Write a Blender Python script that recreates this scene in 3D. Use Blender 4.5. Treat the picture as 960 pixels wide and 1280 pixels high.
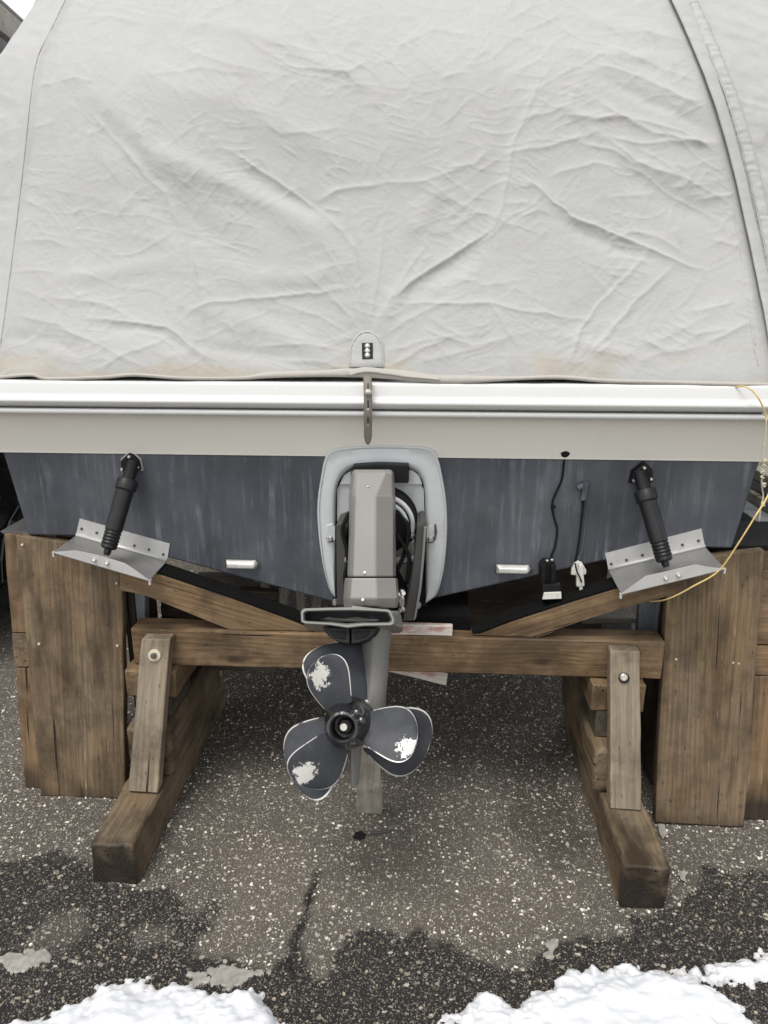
import bpy, math, random
import numpy as np
from mathutils import Vector, Matrix

for o in list(bpy.data.objects): bpy.data.objects.remove(o)
SC = bpy.context.scene
COL = SC.collection
R = math.radians
rng = np.random.default_rng(7)

# ------------------------------------------------------------------ camera
FPX, CAM_H, PITCH, YAW, CAM_X = 924.0, 1.76, R(16.6), R(3.3), 0.18
cd = bpy.data.cameras.new('camera'); cam = bpy.data.objects.new('camera', cd); COL.objects.link(cam)
cam.location = (CAM_X, 0, CAM_H); cam.rotation_euler = (R(90) - PITCH, 0, YAW)
cd.sensor_fit = 'VERTICAL'; cd.sensor_height = 36.0; cd.lens = 36.0 * FPX / 1280.0
cd.clip_start = 0.05; cd.clip_end = 2000
SC.camera = cam
SC.render.resolution_x = 768; SC.render.resolution_y = 1024

# ------------------------------------------------------------------ sky, sun, exposure
W = bpy.data.worlds.new('World'); SC.world = W; W.use_nodes = True
wn = W.node_tree.nodes; wl = W.node_tree.links; wn.clear()
sky = wn.new('ShaderNodeTexSky'); sky.sky_type = 'NISHITA'; sky.sun_disc = False
SUN_EL, SUN_AZ = R(68), R(212)          # azimuth measured clockwise from +Y: the sun is behind the camera
sky.sun_elevation = SUN_EL; sky.sun_rotation = SUN_AZ
sky.air_density = 1.0; sky.dust_density = 1.0; sky.ozone_density = 1.0
hs = wn.new('ShaderNodeHueSaturation'); hs.inputs['Saturation'].default_value = 0.10   # an overcast, white sky
bg = wn.new('ShaderNodeBackground'); bg.inputs['Strength'].default_value = 0.15
wo = wn.new('ShaderNodeOutputWorld')
wl.new(sky.outputs[0], hs.inputs['Color']); wl.new(hs.outputs[0], bg.inputs[0]); wl.new(bg.outputs[0], wo.inputs[0])
sl = bpy.data.lights.new('sun', 'SUN'); sl.energy = 1.4; sl.angle = R(25); sl.color = (1.0, 0.97, 0.93)
so = bpy.data.objects.new('sun', sl); COL.objects.link(so); so.location = (0, -5, 10)
sd = Vector((math.sin(SUN_AZ) * math.cos(SUN_EL), math.cos(SUN_AZ) * math.cos(SUN_EL), math.sin(SUN_EL)))
so.rotation_euler = sd.to_track_quat('Z', 'Y').to_euler()
SC.view_settings.view_transform = 'Standard'; SC.view_settings.look = 'None'
SC.view_settings.exposure = 0.78; SC.view_settings.gamma = 1.0
SC.view_settings.use_curve_mapping = False

# ------------------------------------------------------------------ measuring: photo pixel -> place in the yard
_fw = np.array([-math.sin(YAW) * math.cos(PITCH), math.cos(YAW) * math.cos(PITCH), -math.sin(PITCH)])
_rt = np.array([math.cos(YAW), math.sin(YAW), 0.0]); _up = np.cross(_rt, _fw)
_C = np.array([CAM_X, 0.0, CAM_H])
def ray(u, v):
    u = np.asarray(u, float)[..., None]; v = np.asarray(v, float)[..., None]
    return _fw + (u - 480) / FPX * _rt + (640 - v) / FPX * _up
def at(u, v, Y):
    d = ray(u, v); return _C + d * (np.asarray(Y, float) / d[..., 1])[..., None]
def gz(u, v, z=0.0):
    d = ray(u, v); return _C + d * ((z - CAM_H) / d[..., 2])[..., None]
P0 = at(436, 905, 1.76)                       # propeller centre
AX = -ray(560, 830); AX /= np.linalg.norm(AX)  # propeller axis, pointing aft and up (drive tilted)
UX = np.array([0, 0, 1.0]) - AX * AX[2]; UX /= np.linalg.norm(UX)
SX = np.cross(UX, AX)
def atA(u, v, a):
    d = ray(u, v); t = (np.asarray(a, float) + (P0 - _C) @ AX) / (d @ AX)
    return _C + d * t[..., None]
def loc(s, up, a): return P0 + SX * s + UX * up + AX * a

# ------------------------------------------------------------------ noise
def _hash(ix, iy, s):
    h = (ix * 374761393 + iy * 668265263 + s * 1442695041) & 0xFFFFFFFF
    h = ((h ^ (h >> 13)) * 1274126177) & 0xFFFFFFFF
    return ((h ^ (h >> 16)) & 0xFFFF) / 32767.5 - 1.0
def vnoise(x, y, s=0):
    x = np.asarray(x, float); y = np.asarray(y, float)
    ix = np.floor(x).astype(np.int64); iy = np.floor(y).astype(np.int64)
    fx = x - ix; fy = y - iy
    fx = fx * fx * fx * (fx * (fx * 6 - 15) + 10); fy = fy * fy * fy * (fy * (fy * 6 - 15) + 10)
    a = _hash(ix, iy, s); b = _hash(ix + 1, iy, s); c = _hash(ix, iy + 1, s); d = _hash(ix + 1, iy + 1, s)
    return (a * (1 - fx) + b * fx) * (1 - fy) + (c * (1 - fx) + d * fx) * fy
def fbm(x, y, s=0, o=4):
    t = 0; a = 1.0; n = 0
    for k in range(o):
        t = t + a * vnoise(x * 2 ** k, y * 2 ** k, s + 17 * k); n += a; a *= 0.5
    return t / n
def dist_poly(x, y, pts):
    best = np.full(np.shape(x), 1e9); tt = np.zeros(np.shape(x)); side = np.zeros(np.shape(x))
    L = 0; seg = []
    for (p, q) in zip(pts[:-1], pts[1:]):
        l = math.hypot(q[0] - p[0], q[1] - p[1]); seg.append((p, q, L, l)); L += l
    for (p, q, l0, l) in seg:
        dx, dy = (q[0] - p[0]) / l, (q[1] - p[1]) / l
        t = np.clip((x - p[0]) * dx + (y - p[1]) * dy, 0, l)
        d = np.hypot(x - p[0] - t * dx, y - p[1] - t * dy); m = d < best
        sg = np.sign((x - p[0]) * dy - (y - p[1]) * dx)
        best = np.where(m, d, best); tt = np.where(m, (l0 + t) / L, tt); side = np.where(m, sg, side)
    return best, tt, side
def inside(x, y, poly):
    c = np.zeros(np.shape(x), bool)
    for (a, b) in zip(poly, poly[1:] + poly[:1]):
        if a[1] == b[1]: continue
        k = ((a[1] > y) != (b[1] > y)) & (x < (b[0] - a[0]) * (y - a[1]) / (b[1] - a[1]) + a[0]); c ^= k
    return c
def sdf(x, y, poly):
    d, _, _ = dist_poly(x, y, poly + poly[:1]); return np.where(inside(x, y, poly), d, -d)
def smooth(a, b, x):
    t = np.clip((x - a) / (b - a), 0, 1); return t * t * (3 - 2 * t)
def catmull(pts, n):
    P = np.array(pts, float); P = np.vstack([2 * P[0] - P[1], P, 2 * P[-1] - P[-2]]); out = []
    for i in range(1, len(P) - 2):
        for k in range(n):
            t = k / n; a, b, c, d = P[i - 1], P[i], P[i + 1], P[i + 2]
            out.append(0.5 * (2 * b + (c - a) * t + (2 * a - 5 * b + 4 * c - d) * t * t + (3 * b - a - 3 * c + d) * t ** 3))
    out.append(P[-2]); return np.array(out)

# ------------------------------------------------------------------ materials
class N:
    def __init__(s, name):
        s.m = bpy.data.materials.new(name); s.m.use_nodes = True; s.t = s.m.node_tree
        s.t.nodes.clear(); s.out = s.add('ShaderNodeOutputMaterial'); s.b = s.add('ShaderNodeBsdfPrincipled')
        s.t.links.new(s.b.outputs[0], s.out.inputs[0])
    def add(s, k, **kw):
        n = s.t.nodes.new(k)
        for a, v in kw.items(): setattr(n, a, v)
        return n
    def put(s, sock, v):
        if isinstance(v, bpy.types.NodeSocket): s.t.links.new(v, sock)
        elif v is not None:
            if isinstance(v, (tuple, list)) and len(v) == 3 and sock.type == 'RGBA': v = (*v, 1)
            sock.default_value = v
    def coord(s, k='Object'): return s.add('ShaderNodeTexCoord').outputs[k]
    def map(s, v, sc=(1, 1, 1), lo=(0, 0, 0), ro=(0, 0, 0)):
        n = s.add('ShaderNodeMapping'); s.put(n.inputs['Vector'], v); s.put(n.inputs['Scale'], sc)
        s.put(n.inputs['Location'], lo); s.put(n.inputs['Rotation'], ro); return n.outputs[0]
    def noise(s, v, sc=5, de=4, ro=.55, di=0):
        n = s.add('ShaderNodeTexNoise'); s.put(n.inputs['Vector'], v); s.put(n.inputs['Scale'], sc)
        s.put(n.inputs['Detail'], de); s.put(n.inputs['Roughness'], ro); s.put(n.inputs['Distortion'], di); return n.outputs['Fac']
    def vor(s, v, sc=5, feature='F1', rnd=1):
        n = s.add('ShaderNodeTexVoronoi', feature=feature); s.put(n.inputs['Vector'], v); s.put(n.inputs['Scale'], sc)
        s.put(n.inputs['Randomness'], rnd); return n
    def ramp(s, v, stops, ip='LINEAR'):
        n = s.add('ShaderNodeValToRGB'); s.put(n.inputs[0], v); e = n.color_ramp.elements; n.color_ramp.interpolation = ip
        while len(e) < len(stops): e.new(.5)
        for q, (p, c) in zip(e, stops):
            q.position = p; q.color = (c, c, c, 1) if isinstance(c, (int, float)) else (*c, 1)
        return n.outputs[0]
    def mix(s, f, a, b, mode='MIX'):
        n = s.add('ShaderNodeMix', data_type='RGBA', blend_type=mode); s.put(n.inputs[0], f)
        s.put(n.inputs[6], a); s.put(n.inputs[7], b); return n.outputs[2]
    def math(s, op, a, b=None, c=None):
        n = s.add('ShaderNodeMath', operation=op); s.put(n.inputs[0], a)
        if b is not None: s.put(n.inputs[1], b)
        if c is not None: s.put(n.inputs[2], c)
        return n.outputs[0]
    def attr(s, name): return s.add('ShaderNodeAttribute', attribute_name=name).outputs['Fac']
    def bump(s, h, st=.3, d=.005, prev=None):
        n = s.add('ShaderNodeBump'); s.put(n.inputs['Height'], h); s.put(n.inputs['Strength'], st); s.put(n.inputs['Distance'], d)
        if prev is not None: s.put(n.inputs['Normal'], prev)
        return n.outputs[0]
    def set(s, col=None, rough=None, metal=None, nrm=None, **kw):
        if col is not None: s.put(s.b.inputs['Base Color'], col)
        if rough is not None: s.put(s.b.inputs['Roughness'], rough)
        if metal is not None: s.put(s.b.inputs['Metallic'], metal)
        if nrm is not None: s.put(s.b.inputs['Normal'], nrm)
        for k, v in kw.items(): s.put(s.b.inputs[k.replace('_', ' ')], v)
        return s.m

def paint(name, col, rough=.4, metal=0, var=.12, sc=9, bump=.0, dirt=None, spec=.5):
    n = N(name); c = n.coord(); f = n.noise(c, sc, 5, .6)
    lo = tuple(x * (1 - var) for x in col); hi = tuple(min(1, x * (1 + var)) for x in col)
    base = n.ramp(f, [(.3, lo), (.7, hi)])
    if dirt: base = n.mix(n.ramp(n.noise(c, sc * 2.7, 8, .7), [(.52, 0), (.72, 1)]), base, dirt)
    r = n.ramp(n.noise(c, sc * 3, 4), [(.3, max(.02, rough - .08)), (.7, min(1, rough + .1))])
    nr = n.bump(n.noise(c, sc * 20, 3), bump, .002) if bump else None
    return n.set(base, r, metal, nr, Specular_IOR_Level=spec)

def wood(name, light, dark, grey=(.27, .245, .21), greyness=.35, wetc=(.018, .015, .012), stain=.5, knot=1.0, relief=.5):
    n = N(name); rnd = n.add('ShaderNodeObjectInfo').outputs['Random']
    off = n.add('ShaderNodeCombineXYZ'); k = n.math('MULTIPLY', rnd, 37.0)
    for i in range(3): n.put(off.inputs[i], k)
    va = n.add('ShaderNodeVectorMath', operation='ADD'); n.put(va.inputs[0], n.coord()); n.put(va.inputs[1], off.outputs[0]); c = va.outputs[0]
    # knots bend the grain round them
    kv = n.vor(n.map(c, (2.4, 6.0, .9)), 1.0)
    kd = kv.outputs['Distance']; kpick = n.ramp(n.math('FRACT', n.math('MULTIPLY', kv.outputs['Color'], 7.3)), [(.40, 0), (.44, 1)])
    knotm = n.math('MULTIPLY', n.ramp(kd, [(.04, 1), (.12, 0)]), n.math('MULTIPLY', kpick, knot))
    halo = n.math('MULTIPLY', n.ramp(kd, [(.02, 1), (.36, 0)]), kpick)
    g0 = n.noise(n.map(c, (.20, 4.2, 4.2), (5, 2, 8)), 1.0, 1.6, .35)
    g1 = n.math('ADD', n.math('MULTIPLY', g0, 150.0), n.math('MULTIPLY', halo, 9.0))
    g1 = n.math('ADD', g1, n.math('MULTIPLY', n.noise(n.map(c, (4, 30, 30)), 1.0, 3), 2.4))
    lines = n.math('MULTIPLY_ADD', n.math('SINE', g1), .5, .5)
    rings = n.noise(n.map(c, (.45, 13, 13)), 1.0, 5, .62)
    fib = n.noise(n.map(c, (4, 120, 120)), 1.0, 4, .65)
    streak = n.noise(n.map(c, (1.1, 34, 34), (3, 1, 5)), 1.0, 5, .6)
    midc = tuple(a * .62 + b * .38 for a, b in zip(light, dark))
    base = n.mix(n.ramp(lines, [(.4, 0), (1, .34)]), n.ramp(rings, [(.35, midc), (.62, light)]), dark)
    base = n.mix(n.ramp(fib, [(.32, .6), (.55, 0)]), base, dark)
    gm = n.math('MULTIPLY', n.ramp(n.noise(n.map(c, (2, 7, 7), (9, 2, 1)), 1.0, 6, .65), [(.38, 0), (.68, 1)]), greyness)
    base = n.mix(gm, base, n.mix(n.ramp(fib, [(.35, 1), (.65, 0)]), grey, tuple(g * .55 for g in grey)))
    sm = n.math('MULTIPLY', n.ramp(n.noise(n.map(c, (2.2, 6, 6), (1, 7, 3)), 1.0, 5, .6), [(.50, 0), (.66, 1)]), stain)
    base = n.mix(sm, base, tuple(d * .45 for d in dark))
    base = n.mix(knotm, base, tuple(d * .22 for d in dark))
    crack = n.ramp(n.noise(n.map(c, (1.6, 60, 60), (4, 4, 8)), 1.0, 2, .4), [(.275, 1), (.305, 0)])
    base = n.mix(crack, base, tuple(d * .12 for d in dark))
    pale = n.math('MULTIPLY', n.ramp(n.noise(n.map(c, (7, 90, 90), (2, 9, 1)), 1.0, 3, .5), [(.70, 0), (.76, 1)]), .35)
    base = n.mix(pale, base, (.5, .44, .35))
    grime = n.ramp(n.noise(c, 5.5, 7, .7), [(.47, 0), (.66, .62)]); base = n.mix(grime, base, tuple(d * .55 for d in dark))
    pits = n.math('MULTIPLY', n.ramp(n.vor(n.map(c, (14, 40, 40)), 1.0).outputs['Distance'], [(.05, 1), (.13, 0)]), .7); base = n.mix(pits, base, tuple(d * .25 for d in dark))
    wm = n.attr('wet'); base = n.mix(wm, base, wetc)
    h = n.math('SUBTRACT', n.math('ADD', n.math('MULTIPLY', fib, .7), n.math('SUBTRACT', n.math('MULTIPLY', streak, .7), n.math('MULTIPLY', lines, .18))), n.math('MULTIPLY', crack, 1.6))
    rough = n.math('SUBTRACT', n.ramp(streak, [(.3, .62), (.7, .8)]), n.math('MULTIPLY', wm, .25))
    return n.set(base, rough, 0, n.bump(h, relief, .004), Specular_IOR_Level=.3)

M = {}
M['canvas'] = None
def mk_canvas():
    n = N('canvas_cloth'); c = n.coord()
    f = n.noise(c, 3.0, 6, .6); col = n.ramp(f, [(.3, (.395, .394, .385)), (.7, (.425, .424, .414))])
    st = n.attr('stain'); col = n.mix(st, col, (.40, .36, .295))
    spots = n.ramp(n.vor(c, 38).outputs['Distance'], [(.03, 1), (.06, 0)])
    pick = n.ramp(n.noise(c, 6, 2), [(.62, 0), (.66, 1)])
    col = n.mix(n.math('MULTIPLY', n.math('MULTIPLY', spots, pick), .2), col, (.25, .24, .2))
    mott = n.ramp(n.noise(c, 26, 5, .65), [(.3, .97), (.7, 1.02)])
    col = n.mix(1.0, col, mott, 'MULTIPLY')
    b1 = n.bump(n.noise(n.map(c, (1, 1, 1.3)), 46, 6, .66, .5), .30, .007)
    weave = n.noise(n.map(c, (1, 1, 1)), 620, 2)
    b2 = n.bump(weave, .12, .001, b1)
    return n.set(col, .85, 0, b2, Specular_IOR_Level=.2, Sheen_Weight=.15)
M['canvas'] = mk_canvas()
M['canvas_dark'] = paint('canvas_trim', (.36, .35, .34), .8, 0, .15, 14, .2)
def mk_gel():
    n = N('white_gelcoat'); c = n.coord()
    dr = n.math('MULTIPLY', n.ramp(n.noise(n.map(c, (30, 30, 1.2)), 1, 4, .6), [(.62, 0), (.8, 1)]), .22)
    col = n.mix(dr, (.75, .722, .648), (.60, .56, .48))
    sp = n.ramp(n.vor(c, 55).outputs['Distance'], [(.02, 1), (.05, 0)])
    col = n.mix(n.math('MULTIPLY', sp, n.ramp(n.noise(c, 7, 3), [(.6, 0), (.68, .5)])), col, (.35, .32, .27))
    return n.set(col, .27, 0, None)
M['gelcoat'] = mk_gel()
M['gelwhite'] = paint('white_rail_gelcoat', (.63, .627, .61), .25, 0, .02, 2, 0)
def mk_antifoul():
    n = N('antifouling_paint'); c = n.coord()
    f = n.noise(n.map(c, (1, 1, .8)), 3, 5, .6)
    col = n.ramp(f, [(.34, (.046, .051, .060)), (.5, (.070, .076, .088)), (.66, (.098, .105, .118))])
    st = n.noise(n.map(c, (52, 52, 3.0), (0, 0, 0), (0, .05, 0)), 1, 6, .7); reg = n.noise(c, 6.5, 4, .65)
    m = n.math('MULTIPLY', n.ramp(st, [(.5, 0), (.78, 1)]), n.ramp(reg, [(.40, .12), (.62, .9)]))
    col = n.mix(m, col, (.25, .262, .285))
    sp = n.math('MULTIPLY', n.ramp(n.vor(n.map(c, (1, 1, .6)), 16).outputs['Distance'], [(.05, 1), (.11, 0)]), n.ramp(n.noise(c, 9, 3), [(.58, 0), (.66, .6)]))
    col = n.mix(sp, col, (.24, .24, .25))
    dk = n.ramp(n.noise(c, 2.2, 5, .6), [(.5, 0), (.75, .6)]); col = n.mix(dk, col, (.03, .031, .036))
    h = n.math('ADD', n.noise(n.map(c, (30, 30, 3)), 1, 4), n.math('MULTIPLY', n.noise(c, 60, 3), .5))
    return n.set(col, n.ramp(st, [(.3, .42), (.7, .62)]), 0, n.bump(h, .18, .004), Specular_IOR_Level=.4)
M['antifoul'] = mk_antifoul()
M['shield'] = paint('pale_grey_paint', (.53, .545, .545), .38, 0, .04, 6, .03, (.45, .46, .46))
M['cowl'] = paint('warm_grey_paint', (.235, .225, .205), .42, 0, .06, 5, .03)
M['leg'] = paint('mid_grey_paint', (.22, .215, .20), .38, .1, .08, 8, .03)
M['darkgrey'] = paint('dark_grey_casting', (.062, .060, .056), .5, 0, .15, 10, .1)
M['black'] = paint('black_plastic', (.009, .009, .010), .5, 0, .2, 12, .05, None, .25)
M['rubber'] = paint('black_rubber', (.010, .010, .010), .8, 0, .25, 30, .3, None, .2)
M['rod'] = paint('black_actuator', (.011, .011, .012), .45, 0, .2, 10, .05, (.02, .02, .022), .35)
M['carpet'] = paint('black_carpet', (.006, .006, .006), .95, 0, .4, 80, .8, (.02, .019, .018), .1)
M['steel'] = paint('stainless_steel', (.62, .61, .58), .28, .9, .08, 30, .02)
def mk_tab():
    n = N('brushed_metal'); c = n.coord()
    f = n.noise(c, 7, 6, .65); col = n.ramp(f, [(.3, (.21, .207, .198)), (.7, (.31, .306, .295))])
    col = n.mix(n.ramp(n.noise(c, 30, 6, .7), [(.55, 0), (.75, .5)]), col, (.2, .19, .175))
    return n.set(col, n.ramp(n.noise(c, 40, 4), [(.3, .38), (.7, .55)]), .55, n.bump(n.noise(n.map(c, (8, 160, 160)), 1, 3), .08, .001))
M['tab'] = mk_tab()
M['tablip'] = paint('pale_metal', (.60, .59, .57), .35, .35, .08, 14, .02)
M['anode'] = paint('bright_zinc', (.70, .69, .65), .35, .5, .15, 40, .1)
M['whiteplastic'] = paint('white_plastic', (.66, .65, .58), .45, 0, .15, 30, .05, (.35, .33, .27))
M['cord'] = paint('yellow_cord', (.58, .43, .16), .6, 0, .2, 60, .3)
M['string'] = paint('pale_string', (.52, .46, .33), .7, 0, .2, 60, .3)
M['bare'] = paint('bare_shaft_metal', (.55, .52, .45), .35, .7, .2, 40, .1)
def mk_prop():
    n = N('worn_propeller_paint'); c = n.coord(); e = n.attr('edge'); wz = n.attr('wear')
    f = n.noise(c, 18, 6, .65); col = n.ramp(f, [(.3, (.030, .032, .037)), (.7, (.055, .057, .064))])
    col = n.mix(n.ramp(n.noise(c, 60, 5, .7), [(.6, 0), (.75, .35)]), col, (.14, .14, .145))
    wn_ = n.math('ADD', n.noise(c, 70, 6, .75), n.math('MULTIPLY', n.noise(c, 14, 3), .55))
    wm = n.ramp(n.math('ADD', n.math('MULTIPLY', wn_, .75), n.math('MULTIPLY', wz, .40)), [(.80, 0), (.83, 1)])
    em = n.math('MULTIPLY', n.ramp(e, [(.45, 0), (.6, 1)]), n.ramp(n.noise(c, 35, 3), [(.30, .1), (.42, 1)]))
    k = n.math('MAXIMUM', wm, em); col = n.mix(k, col, (.66, .645, .60))
    return n.set(col, n.math('ADD', n.math('MULTIPLY', k, .0), .52), n.math('MULTIPLY', k, .35), n.bump(n.math('SUBTRACT', f, k), .12, .002), Specular_IOR_Level=.3)
M['prop'] = mk_prop()
def mk_hub():
    n = N('glossy_black_hub'); c = n.coord()
    col = n.ramp(n.noise(c, 30, 5), [(.3, (.008, .008, .009)), (.7, (.022, .022, .024))])
    return n.set(col, n.ramp(n.noise(c, 24, 4), [(.35, .10), (.7, .32)]), .2, n.bump(n.noise(c, 38, 4, .6), .5, .008), Coat_Weight=.5)
M['hub'] = mk_hub()
M['wood_panel'] = wood('weathered_board', (.208, .142, .078), (.068, .044, .024), (.215, .18, .138), .42, stain=.8)
M['wood_beam'] = wood('brown_beam', (.250, .160, .082), (.080, .048, .025), (.26, .21, .15), .28, stain=.65)
M['wood_skid'] = wood('old_skid_timber', (.185, .126, .069), (.052, .034, .018), (.27, .228, .17), .55, stain=.9, relief=.9)
M['wood_brace'] = wood('grey_brace_board', (.285, .225, .155), (.11, .082, .054), (.33, .29, .235), .6, stain=.4)
M['wood_prop'] = wood('pale_grey_board', (.44, .41, .34), (.25, .225, .18), (.50, .48, .42), .7, stain=.15, knot=.4)
M['wood_dark'] = wood('dark_timber', (.10, .078, .055), (.045, .034, .025), (.15, .14, .125), .4, stain=.6)
M['wood_blue'] = wood('blue_grey_board', (.34, .355, .37), (.2, .21, .225), (.42, .43, .45), .5, stain=.3)
M['redwhite'] = None
def mk_rw():
    n = N('flaking_red_on_white'); c = n.coord()
    f = n.noise(n.map(c, (9, 34, 34)), 1, 6, .7)
    col = n.ramp(f, [(.30, (.30, .075, .055)), (.43, (.47, .29, .25)), (.52, (.58, .54, .48)), (.8, (.66, .62, .56))])
    return n.set(col, .65, 0, n.bump(f, .3, .003))
M['redwhite'] = mk_rw()
def mk_asphalt():
    n = N('stony_asphalt'); c = n.coord(); wet = n.attr('wet'); dust = n.attr('dust'); cr = n.attr('crack')
    wob = n.add('ShaderNodeVectorMath', operation='ADD'); n.put(wob.inputs[0], c)
    nz = n.add('ShaderNodeTexNoise'); n.put(nz.inputs['Vector'], c); n.put(nz.inputs['Scale'], 90)
    sc = n.add('ShaderNodeVectorMath', operation='SCALE'); n.put(sc.inputs[0], nz.outputs['Color']); sc.inputs['Scale'].default_value = .013
    n.put(wob.inputs[1], sc.outputs[0]); cw = wob.outputs[0]
    grit = n.noise(c, 420, 4, .7); big = n.noise(c, 2.2, 5, .6)
    dry = n.ramp(grit, [(.3, (.028, .023, .018)), (.7, (.120, .102, .081))])
    dry = n.mix(n.math('MULTIPLY', n.ramp(big, [(.35, 0), (.7, 1)]), .4), dry, (.085, .078, .068))
    dry = n.mix(n.math('MULTIPLY', dust, .38), dry, (.150, .128, .100))
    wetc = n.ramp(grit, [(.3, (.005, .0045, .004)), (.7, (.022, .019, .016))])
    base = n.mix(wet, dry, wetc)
    hs = []
    for (s, p0, d0, d1, lo, hi, st) in ((46, .62, .34, .42, (.26, .24, .19), (.80, .75, .64), (1, 1.5)), (82, .45, .30, .42, (.18, .165, .14), (.74, .70, .60), (1.6, 1)), (150, .40, .30, .44, (.14, .13, .11), (.60, .565, .49), (1, 1.4)), (290, .45, .32, .5, (.12, .11, .095), (.46, .43, .38), (1, 1))):
        v = n.vor(n.map(cw, (st[0], st[1], .35), (s, 3, 1), (0, 0, s)), s); sp = n.add('ShaderNodeSeparateColor'); n.put(sp.inputs[0], v.outputs['Color'])
        pick = n.ramp(sp.outputs[0], [(p0, 0), (p0 + .02, 1)])
        size = n.math('MULTIPLY', sp.outputs[1], .30)
        m = n.math('MULTIPLY', n.ramp(n.math('ADD', v.outputs['Distance'], size), [(d0, 1), (d1, 0)]), pick)
        colr = n.ramp(sp.outputs[2], [(0, lo), (1, hi)])
        colr = n.mix(n.math('MULTIPLY', wet, .55), colr, (.13, .11, .085))
        base = n.mix(m, base, colr); hs.append(m)
    base = n.mix(cr, base, (.008, .007, .006))
    h = n.math('ADD', n.math('ADD', n.math('MULTIPLY', hs[0], .6), n.math('MULTIPLY', hs[1], .4)), n.math('MULTIPLY', grit, .9))
    h = n.math('SUBTRACT', h, n.math('MULTIPLY', cr, 1.5))
    rough = n.math('SUBTRACT', .9, n.math('MULTIPLY', wet, .22))
    return n.set(base, rough, 0, n.bump(h, .55, .006), Specular_IOR_Level=.35)
M['asphalt'] = mk_asphalt()
def mk_snow():
    n = N('melting_snow'); c = n.coord()
    col = n.ramp(n.noise(c, 14, 6, .65), [(.3, (.60, .615, .635)), (.7, (.68, .69, .705))])
    th = n.attr('thin'); col = n.mix(n.math('MULTIPLY', th, n.ramp(n.noise(c, 120, 5, .7), [(.4, .15), (.6, .9)])), col, (.36, .34, .31))
    h = n.math('ADD', n.noise(c, 28, 5, .6), n.math('MULTIPLY', n.noise(c, 160, 3), .25))
    return n.set(col, .6, 0, n.bump(h, .3, .010), Specular_IOR_Level=.2)
M['snow'] = mk_snow()
def mk_ice():
    n = N('old_ice_crust'); c = n.coord()
    col = n.ramp(n.noise(c, 60, 5, .6), [(.3, (.20, .187, .165)), (.7, (.33, .312, .275))])
    return n.set(col, .45, 0, n.bump(n.noise(c, 120, 4), .4, .003))
M['ice'] = mk_ice()
M['tyre'] = paint('tyre_rubber', (.016, .016, .016), .8, 0, .2, 20, .3)
M['carblack'] = paint('black_car_paint', (.010, .010, .011), .22, 0, .1, 4, 0)
M['glassdark'] = paint('dark_car_glass', (.012, .014, .016), .06, 0, .1, 4, 0)
M['rim'] = paint('grey_alloy', (.3, .3, .3), .35, .7, .1, 10, 0)
M['bluewall'] = paint('blue_cladding', (.34, .43, .56), .5, 0, .12, 2, .05)
M['fascia'] = paint('weathered_fascia', (.36, .335, .29), .7, 0, .3, 3, .2, (.20, .18, .15))
M['bluelight'] = paint('window_glass', (.25, .36, .48), .12, 0, .1, 2, 0)
M['roofing'] = paint('roof_sheet', (.16, .155, .15), .6, 0, .2, 3, .2)

# ------------------------------------------------------------------ objects
WM = {}
def empty(name, base, label=None, cat=None, parent=None, group=None):
    o = bpy.data.objects.new(name, None); COL.objects.link(o); o.empty_display_size = .1
    link(o, Matrix.Translation(Vector(base)), parent)
    if label: o['label'] = label
    if cat: o['category'] = cat
    if group: o['group'] = group
    return o
def link(o, m, parent):
    WM[o.name] = m
    if parent is not None:
        o.parent = parent; o.matrix_parent_inverse = WM[parent.name].inverted()
    o.matrix_basis = m
def obj(name, verts, faces, mat, parent=None, smooth_=True, frame=None, attrs=None, bevel=None, label=None, solid=None, autos=None):
    V = np.asarray(verts, float)
    if frame is None:
        c = (V.min(0) + V.max(0)) / 2; m = Matrix.Translation(Vector(c)); L = V - c
    else:
        m = frame; mi = np.array(m.inverted()); L = V @ mi[:3, :3].T + mi[:3, 3]
    me = bpy.data.meshes.new(name); me.from_pydata(L.tolist(), [], [tuple(int(i) for i in f) for f in faces]); me.update()
    if smooth_:
        me.polygons.foreach_set('use_smooth', [True] * len(me.polygons))
        if autos is not None: me.set_sharp_from_angle(angle=R(autos))
    for k, v in (attrs or {}).items():
        a = me.attributes.new(k, 'FLOAT', 'POINT'); a.data.foreach_set('value', np.asarray(v, np.float32).ravel())
    me.materials.append(M[mat] if isinstance(mat, str) else mat)
    o = bpy.data.objects.new(name, me); COL.objects.link(o); link(o, m, parent)
    if solid: s = o.modifiers.new('solid', 'SOLIDIFY'); s.thickness = solid; s.offset = -1
    if bevel:
        b = o.modifiers.new('bevel', 'BEVEL'); b.width = bevel; b.segments = 2; b.limit_method = 'ANGLE'; b.angle_limit = R(38)
    if label: o['label'] = label
    return o
def grid_faces(nr, nc, wrap=False, flip=False):
    i, j = np.meshgrid(np.arange(nr - 1), np.arange(nc if wrap else nc - 1), indexing='ij')
    a = i * nc + j; b = i * nc + (j + 1) % nc; c = (i + 1) * nc + (j + 1) % nc; d = (i + 1) * nc + j
    f = np.stack([a, b, c, d], -1).reshape(-1, 4)
    return f[:, ::-1].tolist() if flip else f.tolist()
def loft(rings, caps=True, wrap=True):
    rings = [np.asarray(r, float) for r in rings]; n = len(rings[0]); V = np.vstack(rings)
    F = grid_faces(len(rings), n, wrap)
    if caps and wrap: F.append(list(range(n))[::-1]); F.append([(len(rings) - 1) * n + k for k in range(n)])
    return V, F
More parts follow.
